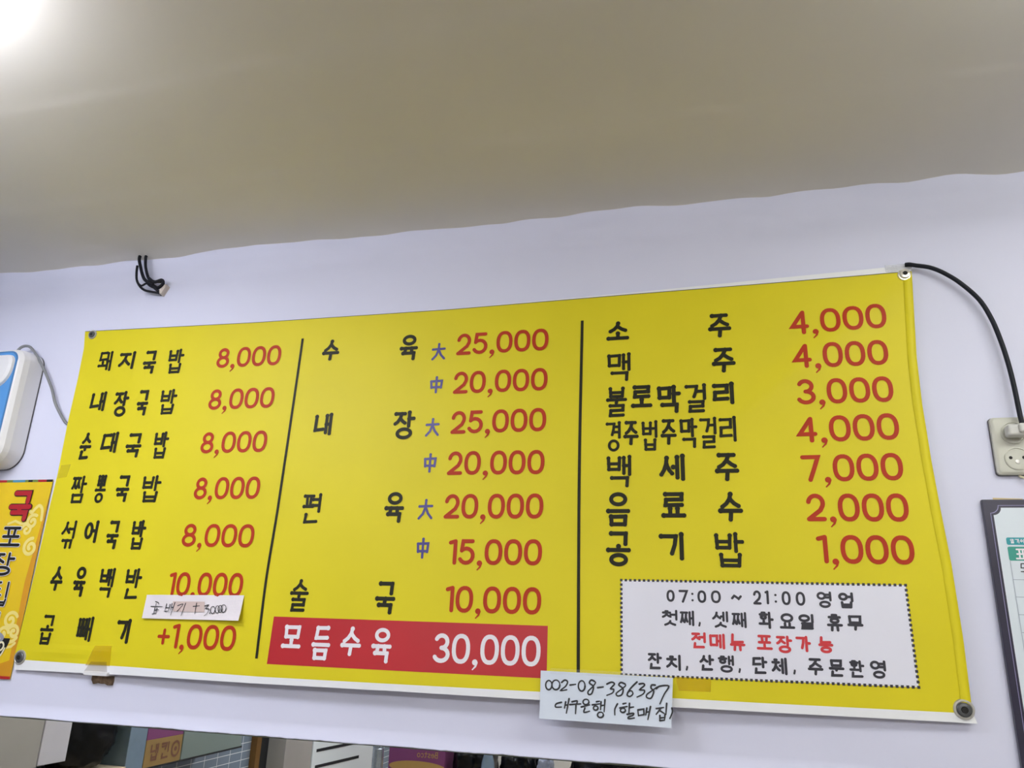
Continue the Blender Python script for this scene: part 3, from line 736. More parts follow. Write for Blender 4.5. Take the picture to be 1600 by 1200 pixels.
# ================================================================== PAPER NOTES
NOTE = [[(-3115, 13517), (-3123, 13477), (-3144, 13447), (-3173, 13434), (-3204, 13443), (-3226, 13472), (-3235, 13511), (-3228, 13552), (-3206, 13582), (-3177, 13595), (-3147, 13585), (-3124, 13557), (-3115, 13517)], [(-2965, 13528), (-2974, 13486), (-3001, 13454), (-3039, 13441), (-3076, 13450), (-3105, 13480), (-3115, 13521), (-3106, 13563), (-3079, 13595), (-3041, 13608), (-3004, 13599), (-2975, 13570), (-2965, 13528)], [(-2932, 13572), (-2873, 13616), (-2819, 13590), (-2852, 13512), (-2949, 13431), (-2831, 13450)], [(-2773, 13534), (-2666, 13552)], [(-2490, 13534), (-2498, 13488), (-2520, 13454), (-2551, 13441), (-2583, 13451), (-2606, 13483), (-2615, 13527), (-2607, 13573), (-2584, 13607), (-2553, 13621), (-2521, 13610), (-2498, 13578), (-2490, 13534)], [(-2311, 13620), (-2373, 13640), (-2408, 13588), (-2334, 13529), (-2363, 13411), (-2421, 13390), (-2431, 13443), (-2354, 13519), (-2296, 13594), (-2311, 13620)], [(-2257, 13515), (-2151, 13533)], [(-2084, 13586), (-1997, 13622), (-1945, 13593), (-2017, 13509), (-1959, 13503), (-1979, 13440), (-2084, 13393)], [(-1749, 13602), (-1825, 13625), (-1863, 13579), (-1788, 13520), (-1808, 13422), (-1884, 13391), (-1912, 13434), (-1816, 13510), (-1744, 13571), (-1749, 13602)], [(-1531, 13649), (-1646, 13536), (-1713, 13427), (-1666, 13394), (-1609, 13441), (-1637, 13493), (-1703, 13463)], [(-1493, 13615), (-1418, 13627), (-1400, 13593), (-1486, 13518), (-1401, 13513), (-1421, 13451), (-1534, 13392)], [(-1203, 13611), (-1268, 13608), (-1279, 13555), (-1233, 13504), (-1282, 13388), (-1357, 13393), (-1356, 13445), (-1252, 13521), (-1176, 13578)], [(-1186, 13551), (-1120, 13598), (-962, 13606), (-1049, 13461), (-1127, 13300)], [(-2927, 13229), (-3025, 13197), (-3034, 13142), (-2926, 13148)], [(-2848, 13242), (-2867, 13134)], [(-2785, 13299), (-2830, 13050)], [(-2857, 13184), (-2809, 13191)], [(-2731, 13248), (-2634, 13268), (-2643, 13217)], [(-2770, 13198), (-2566, 13222)], [(-2653, 13213), (-2661, 13051)], [(-2415, 13262), (-2422, 13238), (-2442, 13220), (-2469, 13213), (-2496, 13217), (-2516, 13233), (-2523, 13256), (-2516, 13280), (-2496, 13298), (-2469, 13305), (-2442, 13300), (-2422, 13285), (-2415, 13262)], [(-2556, 13169), (-2401, 13213)], [(-2488, 13155), (-2503, 13083), (-2401, 13107)], [(-2276, 13273), (-2219, 13285)], [(-2353, 13216), (-2219, 13241)], [(-2245, 13168), (-2251, 13150), (-2266, 13137), (-2288, 13131), (-2309, 13134), (-2324, 13146), (-2330, 13164), (-2324, 13182), (-2309, 13195), (-2288, 13201), (-2266, 13198), (-2251, 13186), (-2245, 13168)], [(-2190, 13278), (-2199, 13144)], [(-2119, 13317), (-2133, 13113)], [(-2190, 13212), (-2127, 13223)], [(-2146, 13060), (-2153, 13036), (-2173, 13019), (-2200, 13011), (-2226, 13015), (-2246, 13031), (-2253, 13053), (-2246, 13077), (-2226, 13095), (-2200, 13102), (-2173, 13098), (-2153, 13082), (-2146, 13060)], [(-1889, 13259), (-1937, 13168), (-1937, 13072)], [(-1790, 13264), (-1734, 13279)], [(-1848, 13191), (-1715, 13224)], [(-1746, 13158), (-1752, 13140), (-1769, 13126), (-1792, 13120), (-1814, 13124), (-1831, 13135), (-1837, 13153), (-1830, 13170), (-1814, 13184), (-1791, 13190), (-1768, 13187), (-1752, 13175), (-1746, 13158)], [(-1671, 13279), (-1683, 13121)], [(-1678, 13205), (-1599, 13222)], [(-1717, 13093), (-1604, 13117), (-1614, 13082), (-1689, 13051), (-1689, 13022), (-1586, 13040)], [(-1523, 13177), (-1416, 13197), (-1412, 13107), (-1511, 13084), (-1523, 13177)], [(-1360, 13218), (-1381, 13104)], [(-1294, 13247), (-1345, 13028)], [(-1371, 13148), (-1315, 13159)], [(-1193, 13218), (-1064, 13243)], [(-1110, 13232), (-1195, 13123)], [(-1129, 13187), (-1057, 13148)], [(-1007, 13315), (-1024, 13133)], [(-1131, 13109), (-1133, 13023)], [(-1039, 13132), (-1051, 13037)], [(-1132, 13066), (-1040, 13080)], [(-1133, 13023), (-1051, 13037)], [(-917, 13242), (-910, 13174), (-958, 13068)]]
SLIP = [[(-12220, 14805), (-12134, 14781), (-12121, 14750)], [(-12188, 14764), (-12189, 14710)], [(-12312, 14699), (-12005, 14702)], [(-12199, 14671), (-12191, 14547)], [(-12140, 14665), (-12133, 14549)], [(-12197, 14617), (-12077, 14638)], [(-12227, 14539), (-12125, 14557)], [(-11907, 14763), (-11917, 14609)], [(-11816, 14758), (-11822, 14611)], [(-11913, 14678), (-11819, 14685)], [(-11915, 14601), (-11822, 14611)], [(-11768, 14774), (-11765, 14628)], [(-11698, 14799), (-11738, 14529)], [(-11763, 14690), (-11708, 14699)], [(-11611, 14732), (-11477, 14766), (-11602, 14602)], [(-11416, 14791), (-11463, 14522)], [(-11206, 14727), (-11042, 14742)], [(-11133, 14798), (-11124, 14570)], [(-10913, 14742), (-10816, 14767), (-10874, 14690), (-10791, 14685), (-10809, 14593), (-10872, 14539)], [(-10747, 14603), (-10724, 14581)], [(-10628, 14666), (-10628, 14629), (-10644, 14601), (-10671, 14590), (-10702, 14599), (-10729, 14626), (-10744, 14663), (-10744, 14701), (-10728, 14729), (-10701, 14740), (-10670, 14731), (-10643, 14704), (-10628, 14666)], [(-10515, 14680), (-10515, 14642), (-10530, 14614), (-10555, 14604), (-10584, 14613), (-10610, 14640), (-10624, 14677), (-10624, 14715), (-10610, 14743), (-10584, 14754), (-10555, 14744), (-10530, 14717), (-10515, 14680)], [(-10445, 14694), (-10446, 14658), (-10461, 14631), (-10486, 14621), (-10515, 14629), (-10540, 14655), (-10554, 14691), (-10554, 14727), (-10539, 14754), (-10514, 14764), (-10485, 14755), (-10460, 14730), (-10445, 14694)], [(-10351, 14704), (-10353, 14665), (-10371, 14636), (-10401, 14624), (-10436, 14634), (-10465, 14662), (-10481, 14700), (-10480, 14740), (-10462, 14769), (-10431, 14780), (-10397, 14771), (-10367, 14743), (-10351, 14704)]]
def ny(x, z): return -.0365+.0006*math.sin((x+.33)*14)-.004*max(0, (1.375-z)/.084)**2
note = thing('paper_note', 'white handwritten bank account note taped over the bottom edge of the yellow banner', 'note', (-.21, -.036, 1.291))
bm = bmesh.new(); sheet(bm, [(-.3337, 1.3763), (-.0885, 1.3750), (-.0936, 1.2914), (-.3337, 1.2928)], 30, 12, lambda x, z, u, v: ny(x, z), thick=.0012)
obj('sheet', bm, M['paper'], note)
ink = Ink(ny, .0006)
for s in NOTE:
    P_ = [(a*1e-4, b*1e-4) for a, b in s]
    P3 = [(p.x, p.y) for p in spline([(a, b, 0) for a, b in P_], 4)] if len(P_) > 2 and not (len(P_) == 5 and P_[0] == P_[-1]) else P_
    ink.stroke(P3, .00150, 1.0, .8, taper=lambda q: 1.1-.35*q)
ink.build('handwriting', M['pen'], note)
bm = bmesh.new(); sheet(bm, [(-.315, 1.3815), (-.150, 1.3805), (-.150, 1.371), (-.315, 1.3718)], 12, 4, lambda x, z, u, v: ny(x, z)-.0010-.0012*math.sin(u*9)**2*v)
obj('clear_tape', bm, M['tapeclear'], note)
def sy(x, z):
    u = (x+1.25)/.255; v = (1.497-z)/.052
    return bs(x, z)-.0016-.012*max(0, u-.55)**2*4*max(0, v)-.004*max(0, v)**2
slip = thing('paper_note', 'small curling paper slip with handwritten price taped under the red 10,000 price', 'note', (-1.12, -.02, 1.442))
bm = bmesh.new(); sheet(bm, [(-1.2510, 1.4946), (-.9985, 1.4990), (-.9948, 1.4462), (-1.2488, 1.4440)], 30, 10, lambda x, z, u, v: sy(x, z)-.0009*math.sin(u*17+v*5)*v, thick=.0003)
obj('sheet', bm, M['slip'], slip)
bm = bmesh.new(); sheet(bm, [(-1.1763, 1.4821), (-1.0940, 1.4833), (-1.0896, 1.4614), (-1.1698, 1.4607)], 14, 6, lambda x, z, u, v: sy(x, z)-.0014)
o = obj('tape_strip', bm, M['tapebeige'], slip); o['label'] = 'beige strip of tape across the slip'
ink = Ink(lambda x, z: sy(x, z), .0019)
for s in SLIP:
    P_ = [(a*1e-4, b*1e-4) for a, b in s]
    P3 = [(p.x, p.y) for p in spline([(a, b, 0) for a, b in P_], 4)] if len(P_) > 2 else P_
    ink.stroke(P3, .00092, 1.0, .6, taper=lambda q: 1.15-.5*q)
ink.build('handwriting', M['pen'], slip)

# ================================================================== RIGHT: OUTLET, PLUG, BOARD
outlet = thing('power_outlet', 'yellowed grey double wall outlet to the right of the yellow banner', 'outlet', (.528, 0, 1.742))
bm = bmesh.new(); slab(bm, rrect(.4935, .5645, 1.7425, 1.8495, .006), [(-.0005, 0), (-.0045, 0)]); b_ = obj('back_plate', bm, M['seam'], outlet)
bm = bmesh.new(); slab(bm, rrect(.4942, .5642, 1.7430, 1.8495, .007), [(-.0045, 0.0), (-.0100, .0004), (-.0125, .004), (-.0130, .006)]); obj('cover_plate', bm, M['outlet'], outlet)
for cz in (1.8190, 1.7715):
    bm = bmesh.new(); lathe_y(bm, .5285, cz, [(.0205, -.0125), (.0205, -.0146), (.0192, -.0150), (.0188, -.0136), (.0186, -.0133)], 40)
    s_ = obj('socket', bm, M['outlet'], outlet)
    bm = bmesh.new(); lathe_y(bm, .5285, cz, [(.0188, -.0134), (.0180, -.0137)], 40)
    k_ = obj('socket_rim', bm, M['outlet'], outlet); k_.parent = s_; k_.matrix_parent_inverse = Matrix.Identity(4)
    for dx in (-.0105, .0105):
        bm = bmesh.new(); lathe_y(bm, .5285+dx, cz+.002, [(.0030, -.0136), (.0028, -.0141)], 18)
        k_ = obj('pin_hole', bm, M['hole'], outlet); k_.parent = s_; k_.matrix_parent_inverse = Matrix.Identity(4)
    bm = bmesh.new(); lathe_y(bm, .5285, cz-.0055, [(.0042, -.0136), (.0040, -.0144), (.0012, -.0146)], 18)
    k_ = obj('screw', bm, M['steel'], outlet); k_.parent = s_; k_.matrix_parent_inverse = Matrix.Identity(4)
plug = thing('power_cable', 'black cable with grey plug curving from the banner corner down into the outlet', 'cable', (.53, -.02, 1.82))
bm = bmesh.new()
box(bm, .5130, .5440, -.0400, -.0145, 1.8080, 1.8300, bevel=.005); obj('plug', bm, M['plug'], plug)
bm = bmesh.new(); box(bm, .5290, .5480, -.0460, -.0250, 1.8130, 1.8300, bevel=.004); obj('strain_relief', bm, M['plug'], plug)
bm = bmesh.new()
cab = [(.3890, -.010, 2.1705), (.3960, -.013, 2.1690), (.4074, -.015, 2.1648), (.432, -.017, 2.1568), (.4554, -.018, 2.1415), (.4809, -.018, 2.1176), (.5077, -.018, 2.0812), (.5229, -.018, 2.0402), (.5319, -.019, 1.9944), (.5373, -.020, 1.9497), (.5398, -.022, 1.9020), (.5392, -.028, 1.8473), (.5388, -.034, 1.8260)]
tube(bm, cab, .0043, 12); obj('cord', bm, M['cable'], plug, smooth=True)
bm = bmesh.new(); tube(bm, [(.530, -.004, 1.742), (.536, -.010, 1.7365), (.546, -.012, 1.7335), (.560, -.010, 1.7330), (.575, -.006, 1.7360), (.585, -.003, 1.7450)], .0022, 8)
tag(obj('cream_cord', bm, M['cream'], None, smooth=True), 'thin cream cord looping under the grey wall outlet', 'cord')

board = thing('origin_board', 'white notice board with navy scalloped border at the right edge below the outlet', 'board', (.60, -.006, 1.22))
BX0, BX1, BZ0, BZ1 = .4620, .7900, 1.215, 1.6990
bm = bmesh.new(); box(bm, BX0, BX1, -.0105, -.0010, BZ0, BZ1, bevel=.0012); obj('backing', bm, M['board'], board)
def scallop(ins, cut):
    x0, x1, z0, z1 = BX0+ins, BX1-ins, BZ0+ins, BZ1-ins
    out = []
    for (cx, cz, a0) in ((x0+cut*.15, z1-cut*.15, 0), (x0+cut*.15, z0+cut*.15, 90), (x1-cut*.15, z0+cut*.15, 180), (x1-cut*.15, z1-cut*.15, 270)):
        for k in range(11):
            a = math.radians(a0-10-70*k/10); r = cut*.8
            out.append((cx+r*math.cos(a)*(1), cz+r*math.sin(a)))
    return out
def rounded_notch(ins, r, c):
    """rectangle whose corners are scooped by a quarter circle, with softened shoulders"""
    x0, x1, z0, z1 = BX0+ins, BX1-ins, BZ0+ins, BZ1-ins
    pts = []
    def corner(cx, cz, a0, sx, sz):
        for k in range(13):
            a = math.radians(a0+90*k/12); pts.append((cx+r*math.cos(a), cz+r*math.sin(a)))
    # going counter-clockwise from the top right
    for (cx, cz, a_from) in ((x1, z1, 270), (x0, z1, 0), (x0, z0, 90), (x1, z0, 180)):
        for k in range(13):
            a = math.radians(a_from-90*k/12)
            pts.append((cx+r*math.cos(a), cz+r*math.sin(a)))
    return pts
bm = bmesh.new(); bm.faces.new([bm.verts.new((x, -.0109, z)) for x, z in rounded_notch(.0105, .0135, 0)]); obj('border_line', bm, M['lilac'], board)
bm = bmesh.new(); bm.faces.new([bm.verts.new((x, -.0112, z)) for x, z in rounded_notch(.0114, .0135, 0)]); obj('border_band', bm, M['board'], board)
bm = bmesh.new(); bm.faces.new([bm.verts.new((x, -.0115, z)) for x, z in rounded_notch(.0150, .0130, 0)]); obj('face', bm, M['boardwhite'], board)
bsf = lambda x, z: -.0115
ink = Ink(bsf, .0003); ink.poly(rrect(.4905, .77, 1.6190, 1.6318, .003)); ink.build('title_strip', M['teal'], board, 'narrow teal title strip')
ink = Ink(bsf, .0003); ink.poly(rrect(.4905, .77, 1.5920, 1.6160, .003)); ink.build('header_strip', M['green'], board, 'green header strip')
ink = Ink(bsf, .0006); ink.char('표', .5105, 1.6035, .0190, .0185, .0014, 1.0, 1.0); ink.build('header_lettering', M['white'], board)
ink = Ink(bsf, .0006)
for k, ch in enumerate('알기쉬운'): ink.char(ch, .4995+.0075*k, 1.6255, .0062, .0080, .0005, 1.0, 1.0)
ink.build('title_lettering', M['white'], board)
ink = Ink(bsf, .0004)
for z in (1.5600, 1.5310, 1.5020, 1.4730, 1.4440, 1.4150, 1.386, 1.357, 1.328, 1.299, 1.27): ink.stroke([(.492, z), (.77, z)], .0005)
ink.stroke([(.4915, 1.592), (.4915, 1.245)], .0005)
ink.build('ruled_lines', M['rule'], board)
ink = Ink(bsf, .0006); ink.char('돼', .5165, 1.5780, .0230, .0200, .0008, 1.0, .8); ink.build('handwriting', M['pen'], board)
bm = bmesh.new(); sheet(bm, [(.4830, 1.7035), (.5300, 1.7015), (.5300, 1.6900), (.4830, 1.6930)], 6, 3, lambda x, z, u, v: -.0013-.0001*math.sin(u*9) if z > 1.6992 else -.0009, thick=.0004)
tag(obj('masking_tape', bm, M['masking'], None), 'strip of tan masking tape behind the top of the navy bordered board', 'tape')

# ================================================================== LEFT: APPLIANCE, POSTER
app = thing('wall_appliance', 'white wall-mounted appliance with blue front panel at the left edge', 'appliance', (-1.85, 0, 1.79))
bm = bmesh.new(); slab(bm, rrect(-2.02, -1.7045, 1.7920, 2.1000, (.03, .034, .050, .05), 10), [(-.0040, .0), (-.045, .0), (-.060, .003), (-.068, .010), (-.0695, .014)])
obj('body', bm, M['plastic'], app, smooth=False)
bm = bmesh.new(); slab(bm, rrect(-2.02, -1.7045, 1.7915, 2.1000, (.03, .034, .050, .05), 10), [(-.0005, -.0002), (-.0040, -.0002)]); obj('back_seam', bm, M['seam'], app)
bm = bmesh.new(); slab(bm, rrect(-2.005, -1.7190, 1.8060, 2.0905, (.025, .026, .04, .04), 10), [(-.0690, 0), (-.0702, .0004)]); obj('front_rim', bm, M['bluedark'], app)['label'] = 'dark blue rim of the front panel'
bm = bmesh.new(); slab(bm, rrect(-2.000, -1.7235, 1.8105, 2.0860, (.022, .022, .036, .036), 10), [(-.0700, 0), (-.0709, .0004)]); obj('front_panel', bm, M['blue'], app)['label'] = 'bright blue front panel'
bm = bmesh.new(); slab(bm, rrect(-1.950, -1.7245, 1.9850, 2.0790, (.02, .020, .062, .06), 12), [(-.0707, 0), (-.0770, .002), (-.0800, .010), (-.0805, .016)]); obj('dial', bm, M['plastic'], app)['label'] = 'white rounded bulge on the blue panel'
bm = bmesh.new(); lathe_y(bm, -1.800, 2.020, [(.026, -.0800), (.026, -.0840), (.020, -.0860)], 28); obj('shade_disc', bm, M['cordgrey'], app)['label'] = 'grey disc in place of a dark shadow on the bulge'  # grey disc stands in for shade low on the white bulge
bm = bmesh.new(); slab(bm, rrect(-1.90, -1.7560, 1.8800, 1.9420, .03, 10), [(-.0707, 0), (-.0740, .002), (-.0745, .006)]); obj('lower_panel', bm, M['plastic'], app)['label'] = 'white rounded lower panel'
bm = bmesh.new()
tube(bm, [(-1.772, -.035, 2.098), (-1.7634, -.028, 2.1185), (-1.7443, -.022, 2.1195), (-1.7184, -.020, 2.0956), (-1.6847, -.018, 2.0545), (-1.6482, -.016, 2.0014), (-1.6261, -.015, 1.9595), (-1.5972, -.008, 1.9181), (-1.5850, -.0025, 1.9060), (-1.5770, -.0010, 1.8990)], .0036, 10)
obj('power_cord', bm, M['cordgrey'], app, smooth=True)['label'] = 'grey power cord running behind the banner'

poster = thing('hanging_poster', 'narrow golden poster with red and black lettering hanging behind the left end of the banner', 'poster', (-1.70, -.003, 1.299))
PX0, PX1, PZ0, PZ1 = -1.800, -1.5935, 1.2990, 1.7650
ps = lambda x, z: -.0040
bm = bmesh.new(); box(bm, PX0, PX1, -.0040, -.0030, PZ0, PZ1); obj('sheet', bm, M['ylposter'], poster)
ink = Ink(ps, .0002); ink.poly([(PX1-.012, PZ0+.004), (PX1, PZ0+.004), (PX1, PZ1-.03), (PX1-.018, PZ1-.25)]); ink.poly([(PX0, PZ0+.002), (PX1, PZ0+.002), (PX1, PZ0+.045), (-1.64, PZ0+.03), (PX0, PZ0+.02)])
ink.build('orange_margin', M['ylposteredge'], poster, 'orange lower and right margins')
for (a, b, mk) in ((PX0, -1.735, 'posterred'), (-1.735, -1.716, 'postergreen'), (-1.716, -1.678, 'posterblue'), (-1.678, -1.668, 'postergreen'), (-1.668, -1.655, 'posterblack'), (-1.655, -1.638, 'postergreen'), (-1.638, -1.612, 'posterred'), (-1.612, PX1, 'posterblack')):
    ink = Ink(ps, .0003); ink.poly([(a, PZ1-.006), (b, PZ1-.006), (b, PZ1), (a, PZ1)]); ink.build('colour_bar', M[mk], poster, 'small coloured bar along the top edge')
ink = Ink(ps, .0003); ink.poly([(PX0, PZ0), (PX1, PZ0), (PX1, PZ0+.006), (PX0, PZ0+.006)]); ink.build('bottom_strip', M['posterred'], poster, 'dark red strip along the bottom')
def spiral(ink, cx, cz, r, a0, turns, hw, sgn=1):
    ink.stroke([(cx+r*(1-.8*t/30)*math.cos(a0+sgn*2*PI*turns*t/30), cz+r*(1-.8*t/30)*math.sin(a0+sgn*2*PI*turns*t/30)) for t in range(31)], hw)
ink = Ink(ps, .0004)
ink.stroke([(p.x, p.y) for p in spline([(-1.602, 1.665, 0), (-1.606, 1.690, 0), (-1.617, 1.700, 0), (-1.628, 1.692, 0), (-1.636, 1.683, 0), (-1.648, 1.690, 0), (-1.655, 1.682, 0)])], .004)
spiral(ink, -1.628, 1.660, .018, 1.0, 1.3, .004); spiral(ink, -1.640, 1.640, .016, 3.0, 1.2, .0035, -1); spiral(ink, -1.617, 1.598, .022, 1.5, 1.4, .0042)
ink.stroke([(-1.70, 1.655), (-1.68, 1.662), (-1.66, 1.655), (-1.64, 1.657)], .003)
spiral(ink, -1.628, 1.428, .020, .5, 1.3, .0040); spiral(ink, -1.612, 1.402, .016, 2.5, 1.2, .0040, -1); spiral(ink, -1.642, 1.398, .016, .2, 1.1, .0040)
ink.stroke([(-1.625, 1.378), (-1.608, 1.382), (-1.600, 1.390)], .004); ink.stroke([(-1.622, 1.368), (-1.610, 1.370), (-1.601, 1.378)], .003)
ink.build('cloud_print', M['cloud'], poster, 'pale yellow swirling cloud print')
ink = Ink(ps, .0008); ink.poly([(-1.715+.098*math.cos(a), 1.388+.062*math.sin(a)) for a in [PI+PI*k/24 for k in range(25)]]); ink.build('bowl_print', M['posterblack'], poster, 'printed black soup bowl')
ink = Ink(ps, .0012); ink.poly([(-1.715+.080*math.cos(a), 1.388+.022*math.sin(a)) for a in [2*PI*k/28 for k in range(28)]]); ink.build('bowl_filling_print', M['postergrey'], poster, 'grey printed filling of the bowl')
ink = Ink(ps, .0016); spiral(ink, -1.640, 1.372, .016, 2.0, 1.3, .0022); ink.stroke([(p.x, p.y) for p in spline([(-1.626, 1.366, 0), (-1.636, 1.348, 0), (-1.66, 1.337, 0), (-1.70, 1.332, 0)])], .0020)
ink.build('swirl_print', M['cloudlight'], poster, 'white swirl on the printed bowl')
def plabel(ch, cx, cz, w, h, hw, m, om, ow):
    a = Ink(ps, .0020); a.char(ch, cx, cz, w+2*ow, h+2*ow, hw+ow, 1.0, 1.0); a.build('lettering_outline', om, poster)
    b = Ink(ps, .0026); b.char(ch, cx, cz, w, h, hw, 1.0, 1.0); b.build('lettering', m, poster, 'red title character' if m == M['posterred'] else None)
plabel('국', -1.673, 1.6990, .0690, .0760, .0060, M['posterred'], M['posterblack'], .0020)
plabel('포', -1.6810, 1.6240, .0640, .0480, .0036, M['posterblack'], M['white'], .0016)
plabel('장', -1.6880, 1.5580, .0720, .0560, .0034, M['posterblack'], M['white'], .0016)
plabel('됩', -1.6880, 1.4880, .0720, .0580, .0027, M['posterblack'], M['white'], .0016)
plabel('니', -1.6920, 1.4230, .0640, .0480, .0034, M['posterblack'], M['white'], .0016)

# ================================================================== WIRES, SCRAPS ON THE WALL
wires = thing('wire_bundle', 'tangled black wire ends poking out below the ceiling above the banner', 'wires', (-1.41, -.02, 2.25))
def wire(pts, r):
    bm = bmesh.new(); tube(bm, pts, r, 8); obj('wire', bm, M['wire'], wires, smooth=True)
wire([(-1.450, -.010, 2.378), (-1.4480, -.022, 2.362), (-1.4440, -.028, 2.345), (-1.4340, -.028, 2.320), (-1.4260, -.026, 2.300), (-1.4130, -.026, 2.283), (-1.392, -.02, 2.272)], .0042)
wire([(-1.4320, -.008, 2.378), (-1.4293, -.022, 2.358), (-1.4259, -.026, 2.3455), (-1.4200, -.026, 2.320), (-1.4061, -.024, 2.2892), (-1.3900, -.022, 2.2800), (-1.3700, -.020, 2.2780)], .0038)
wire([(-1.4480, -.026, 2.3280), (-1.4440, -.028, 2.3050), (-1.4400, -.026, 2.2850), (-1.4300, -.022, 2.2690), (-1.4158, -.020, 2.2585), (-1.3960, -.018, 2.2530), (-1.3745, -.012, 2.2500)], .0032)
wire([(-1.4380, -.026, 2.2800), (-1.4250, -.024, 2.2700), (-1.4120, -.022, 2.2760), (-1.4000, -.020, 2.2680), (-1.3800, -.014, 2.2600)], .0026)
wire([(-1.4060, -.024, 2.2900), (-1.3850, -.026, 2.2760), (-1.3680, -.020, 2.2830), (-1.3660, -.016, 2.2740), (-1.3800, -.016, 2.2640), (-1.4000, -.018, 2.2760)], .0042)
wire([(-1.3950, -.020, 2.2700), (-1.3850, -.018, 2.2610), (-1.3770, -.012, 2.2540), (-1.3730, -.004, 2.2480)], .0034)
bm = bmesh.new(); slab(bm, [(-1.3770, 2.2740), (-1.3650, 2.2780), (-1.3560, 2.2700), (-1.3640, 2.2540), (-1.3690, 2.2440), (-1.3770, 2.2480)], [(.001, 0), (-.010, .001), (-.014, .003)]); obj('anchor', bm, M['caulk'], wires)['label'] = 'beige wall anchor under the wires'

bm = bmesh.new(); slab(bm, rrect(-1.3755, -1.3130, 1.3195, 1.3278, .0012), [(-.001, 0), (-.024, 0), (-.025, .0006)])
tag(obj('plastic_clip', bm, M['plastic'], None), 'small white plastic clip under the lower left edge of the banner', 'clip')
bm = bmesh.new()
ol = [(-1.3697, 1.3185), (-1.3560, 1.3190), (-1.3400, 1.3188), (-1.3310, 1.3192), (-1.3135, 1.3189), (-1.3120, 1.3090), (-1.3133, 1.2997), (-1.3250, 1.2990), (-1.3330, 1.3025), (-1.3420, 1.3015), (-1.3520, 1.3030), (-1.3636, 1.3001), (-1.3700, 1.3090)]
slab(bm, ol, [(.001, 0), (-.0042, .0006)])
tag(obj('bare_plaster_patch', bm, M['chip'], None), 'bare brown plaster patch torn in the wallpaper beneath the white clip', 'patch')

# ================================================================== MIRROR AND WHAT IT SHOWS
mirror = thing('wall_mirror', 'long frameless mirror along the bottom of the wall under the torn wallpaper edge', 'mirror', (-.7, .006, .55))
bm = bmesh.new(); box(bm, -2.05, 0.30, 0.0045, 0.0090, .55, MIRROR_TOP+.012); obj('glass', bm, M['mirrorglass'], mirror)
bm = bmesh.new(); box(bm, -2.05, 0.30, 0.0005, 0.0044, MIRROR_TOP-.0034, MIRROR_TOP+.002); obj('edge_strip', bm, M['mirroredge'], mirror)['label'] = 'dull grey strip along the top edge of the mirror'
bm = bmesh.new(); box(bm, XL, XR, 0.0, 0.012, 0, .55); struct('trim_1', bm, M['room'])
bm = bmesh.new(); box(bm, .30, XR, 0.0, 0.012, .55, MIRROR_TOP-.001); struct('trim_2', bm, M['wall'])

# left side of the room, seen in the mirror (all at real positions, y negative)
SX = -1.92
shelf = thing('wall_shelf', 'grey wall shelf along the tiled left wall seen in the mirror', 'shelf', (-2.0, -1.0, .93))
bm = bmesh.new(); box(bm, XL, SX+.003, -1.503, -.585, .950, .955); obj('board', bm, M['slot'], shelf)
bm = bmesh.new(); box(bm, XL+.02, SX, -1.50, -1.118, .955, 1.28, bevel=.002)
tag(obj('grey_board_box', bm, M['greypanel'], None), 'plain grey-green box on the wall shelf beside the napkin box', 'box')
nb = thing('napkin_box', 'cardboard napkin box with purple band standing on the wall shelf seen in the mirror', 'box', (-2.0, -1.02, .955))
bm = bmesh.new(); box(bm, XL+.02, SX, -1.112, -.918, .955, 1.042, bevel=.001); obj('carton', bm, M['kraft'], nb)
bm = bmesh.new(); box(bm, XL+.02, SX, -1.112, -.918, 1.042, 1.30, bevel=.001); obj('top_band', bm, M['purple'], nb)['label'] = 'purple upper band'
M['napkinink'] = mat('napkin_ink', (120, 80, 62), 0.6, 0.0)
class SideInk(Ink):
    """writing on a face that looks along +x; u runs towards the rear of the room"""
    def v(self, u, z): return self.bm.verts.new((SX+.0006+self.k*8e-6, -u, z))
ink = SideInk(None, 0)
ink.char('냅', .965, 1.000, .042, .055, .0035, 1.0, 1.0); ink.char('킨', 1.020, 1.000, .042, .055, .0035, 1.0, 1.0)
ink.stroke(ring(1.078, .998, .020, .024), .0040, closed=True); ink.disc(1.078, .998, .008)
ink.build('lettering', M['napkinink'], nb)
bm = bmesh.new(); box(bm, XL+.02, SX, -.916, -.830, .955, 1.25, bevel=.002)
tag(obj('blue_grey_box', bm, M['bottleblue'], None), 'blue-grey box between the black bag and the napkin box', 'box')
def blob(name, cx, cy, cz, rx, ry, rz, m, seed, amp):
    bm = bmesh.new(); bmesh.ops.create_icosphere(bm, subdivisions=5, radius=1.0)
    for v in bm.verts:
        d = v.co.normalized()
        n = noise.noise(d*2.2+Vector((seed, 0, 0)))+.5*noise.noise(d*5.5+Vector((0, seed, 0)))
        ridge = abs(noise.noise(Vector((d.x*3+seed, d.y*7, d.z*12))))
        k = 1+amp*n-amp*.6*ridge
        s = Vector((math.copysign(abs(d.x)**.7, d.x), math.copysign(abs(d.y)**.7, d.y), math.copysign(abs(d.z)**.7, d.z)))
        v.co = Vector((cx+rx*s.x*k, cy+ry*s.y*k, max(cz+rz*s.z*k, cz-rz*.98)))
    return obj(name, bm, m, None, smooth=True)
lp = thing('stainless_cabinet', 'brushed stainless cabinet at the left end of the mirror', 'cabinet', (-1.98, -.36, 0))
bm = bmesh.new(); box(bm, XL+.01, SX, -.460, -.25, .02, 1.45, bevel=.004); obj('body', bm, M['stainless'], lp)
bm = bmesh.new(); box(bm, XL+.01, SX, -.566, -.462, 1.026, 1.45, bevel=.002)
tag(obj('light_panel', bm, M['lightpanel'], None), 'pale lilac panel on the wall between the stainless cabinet and black bag', 'panel')
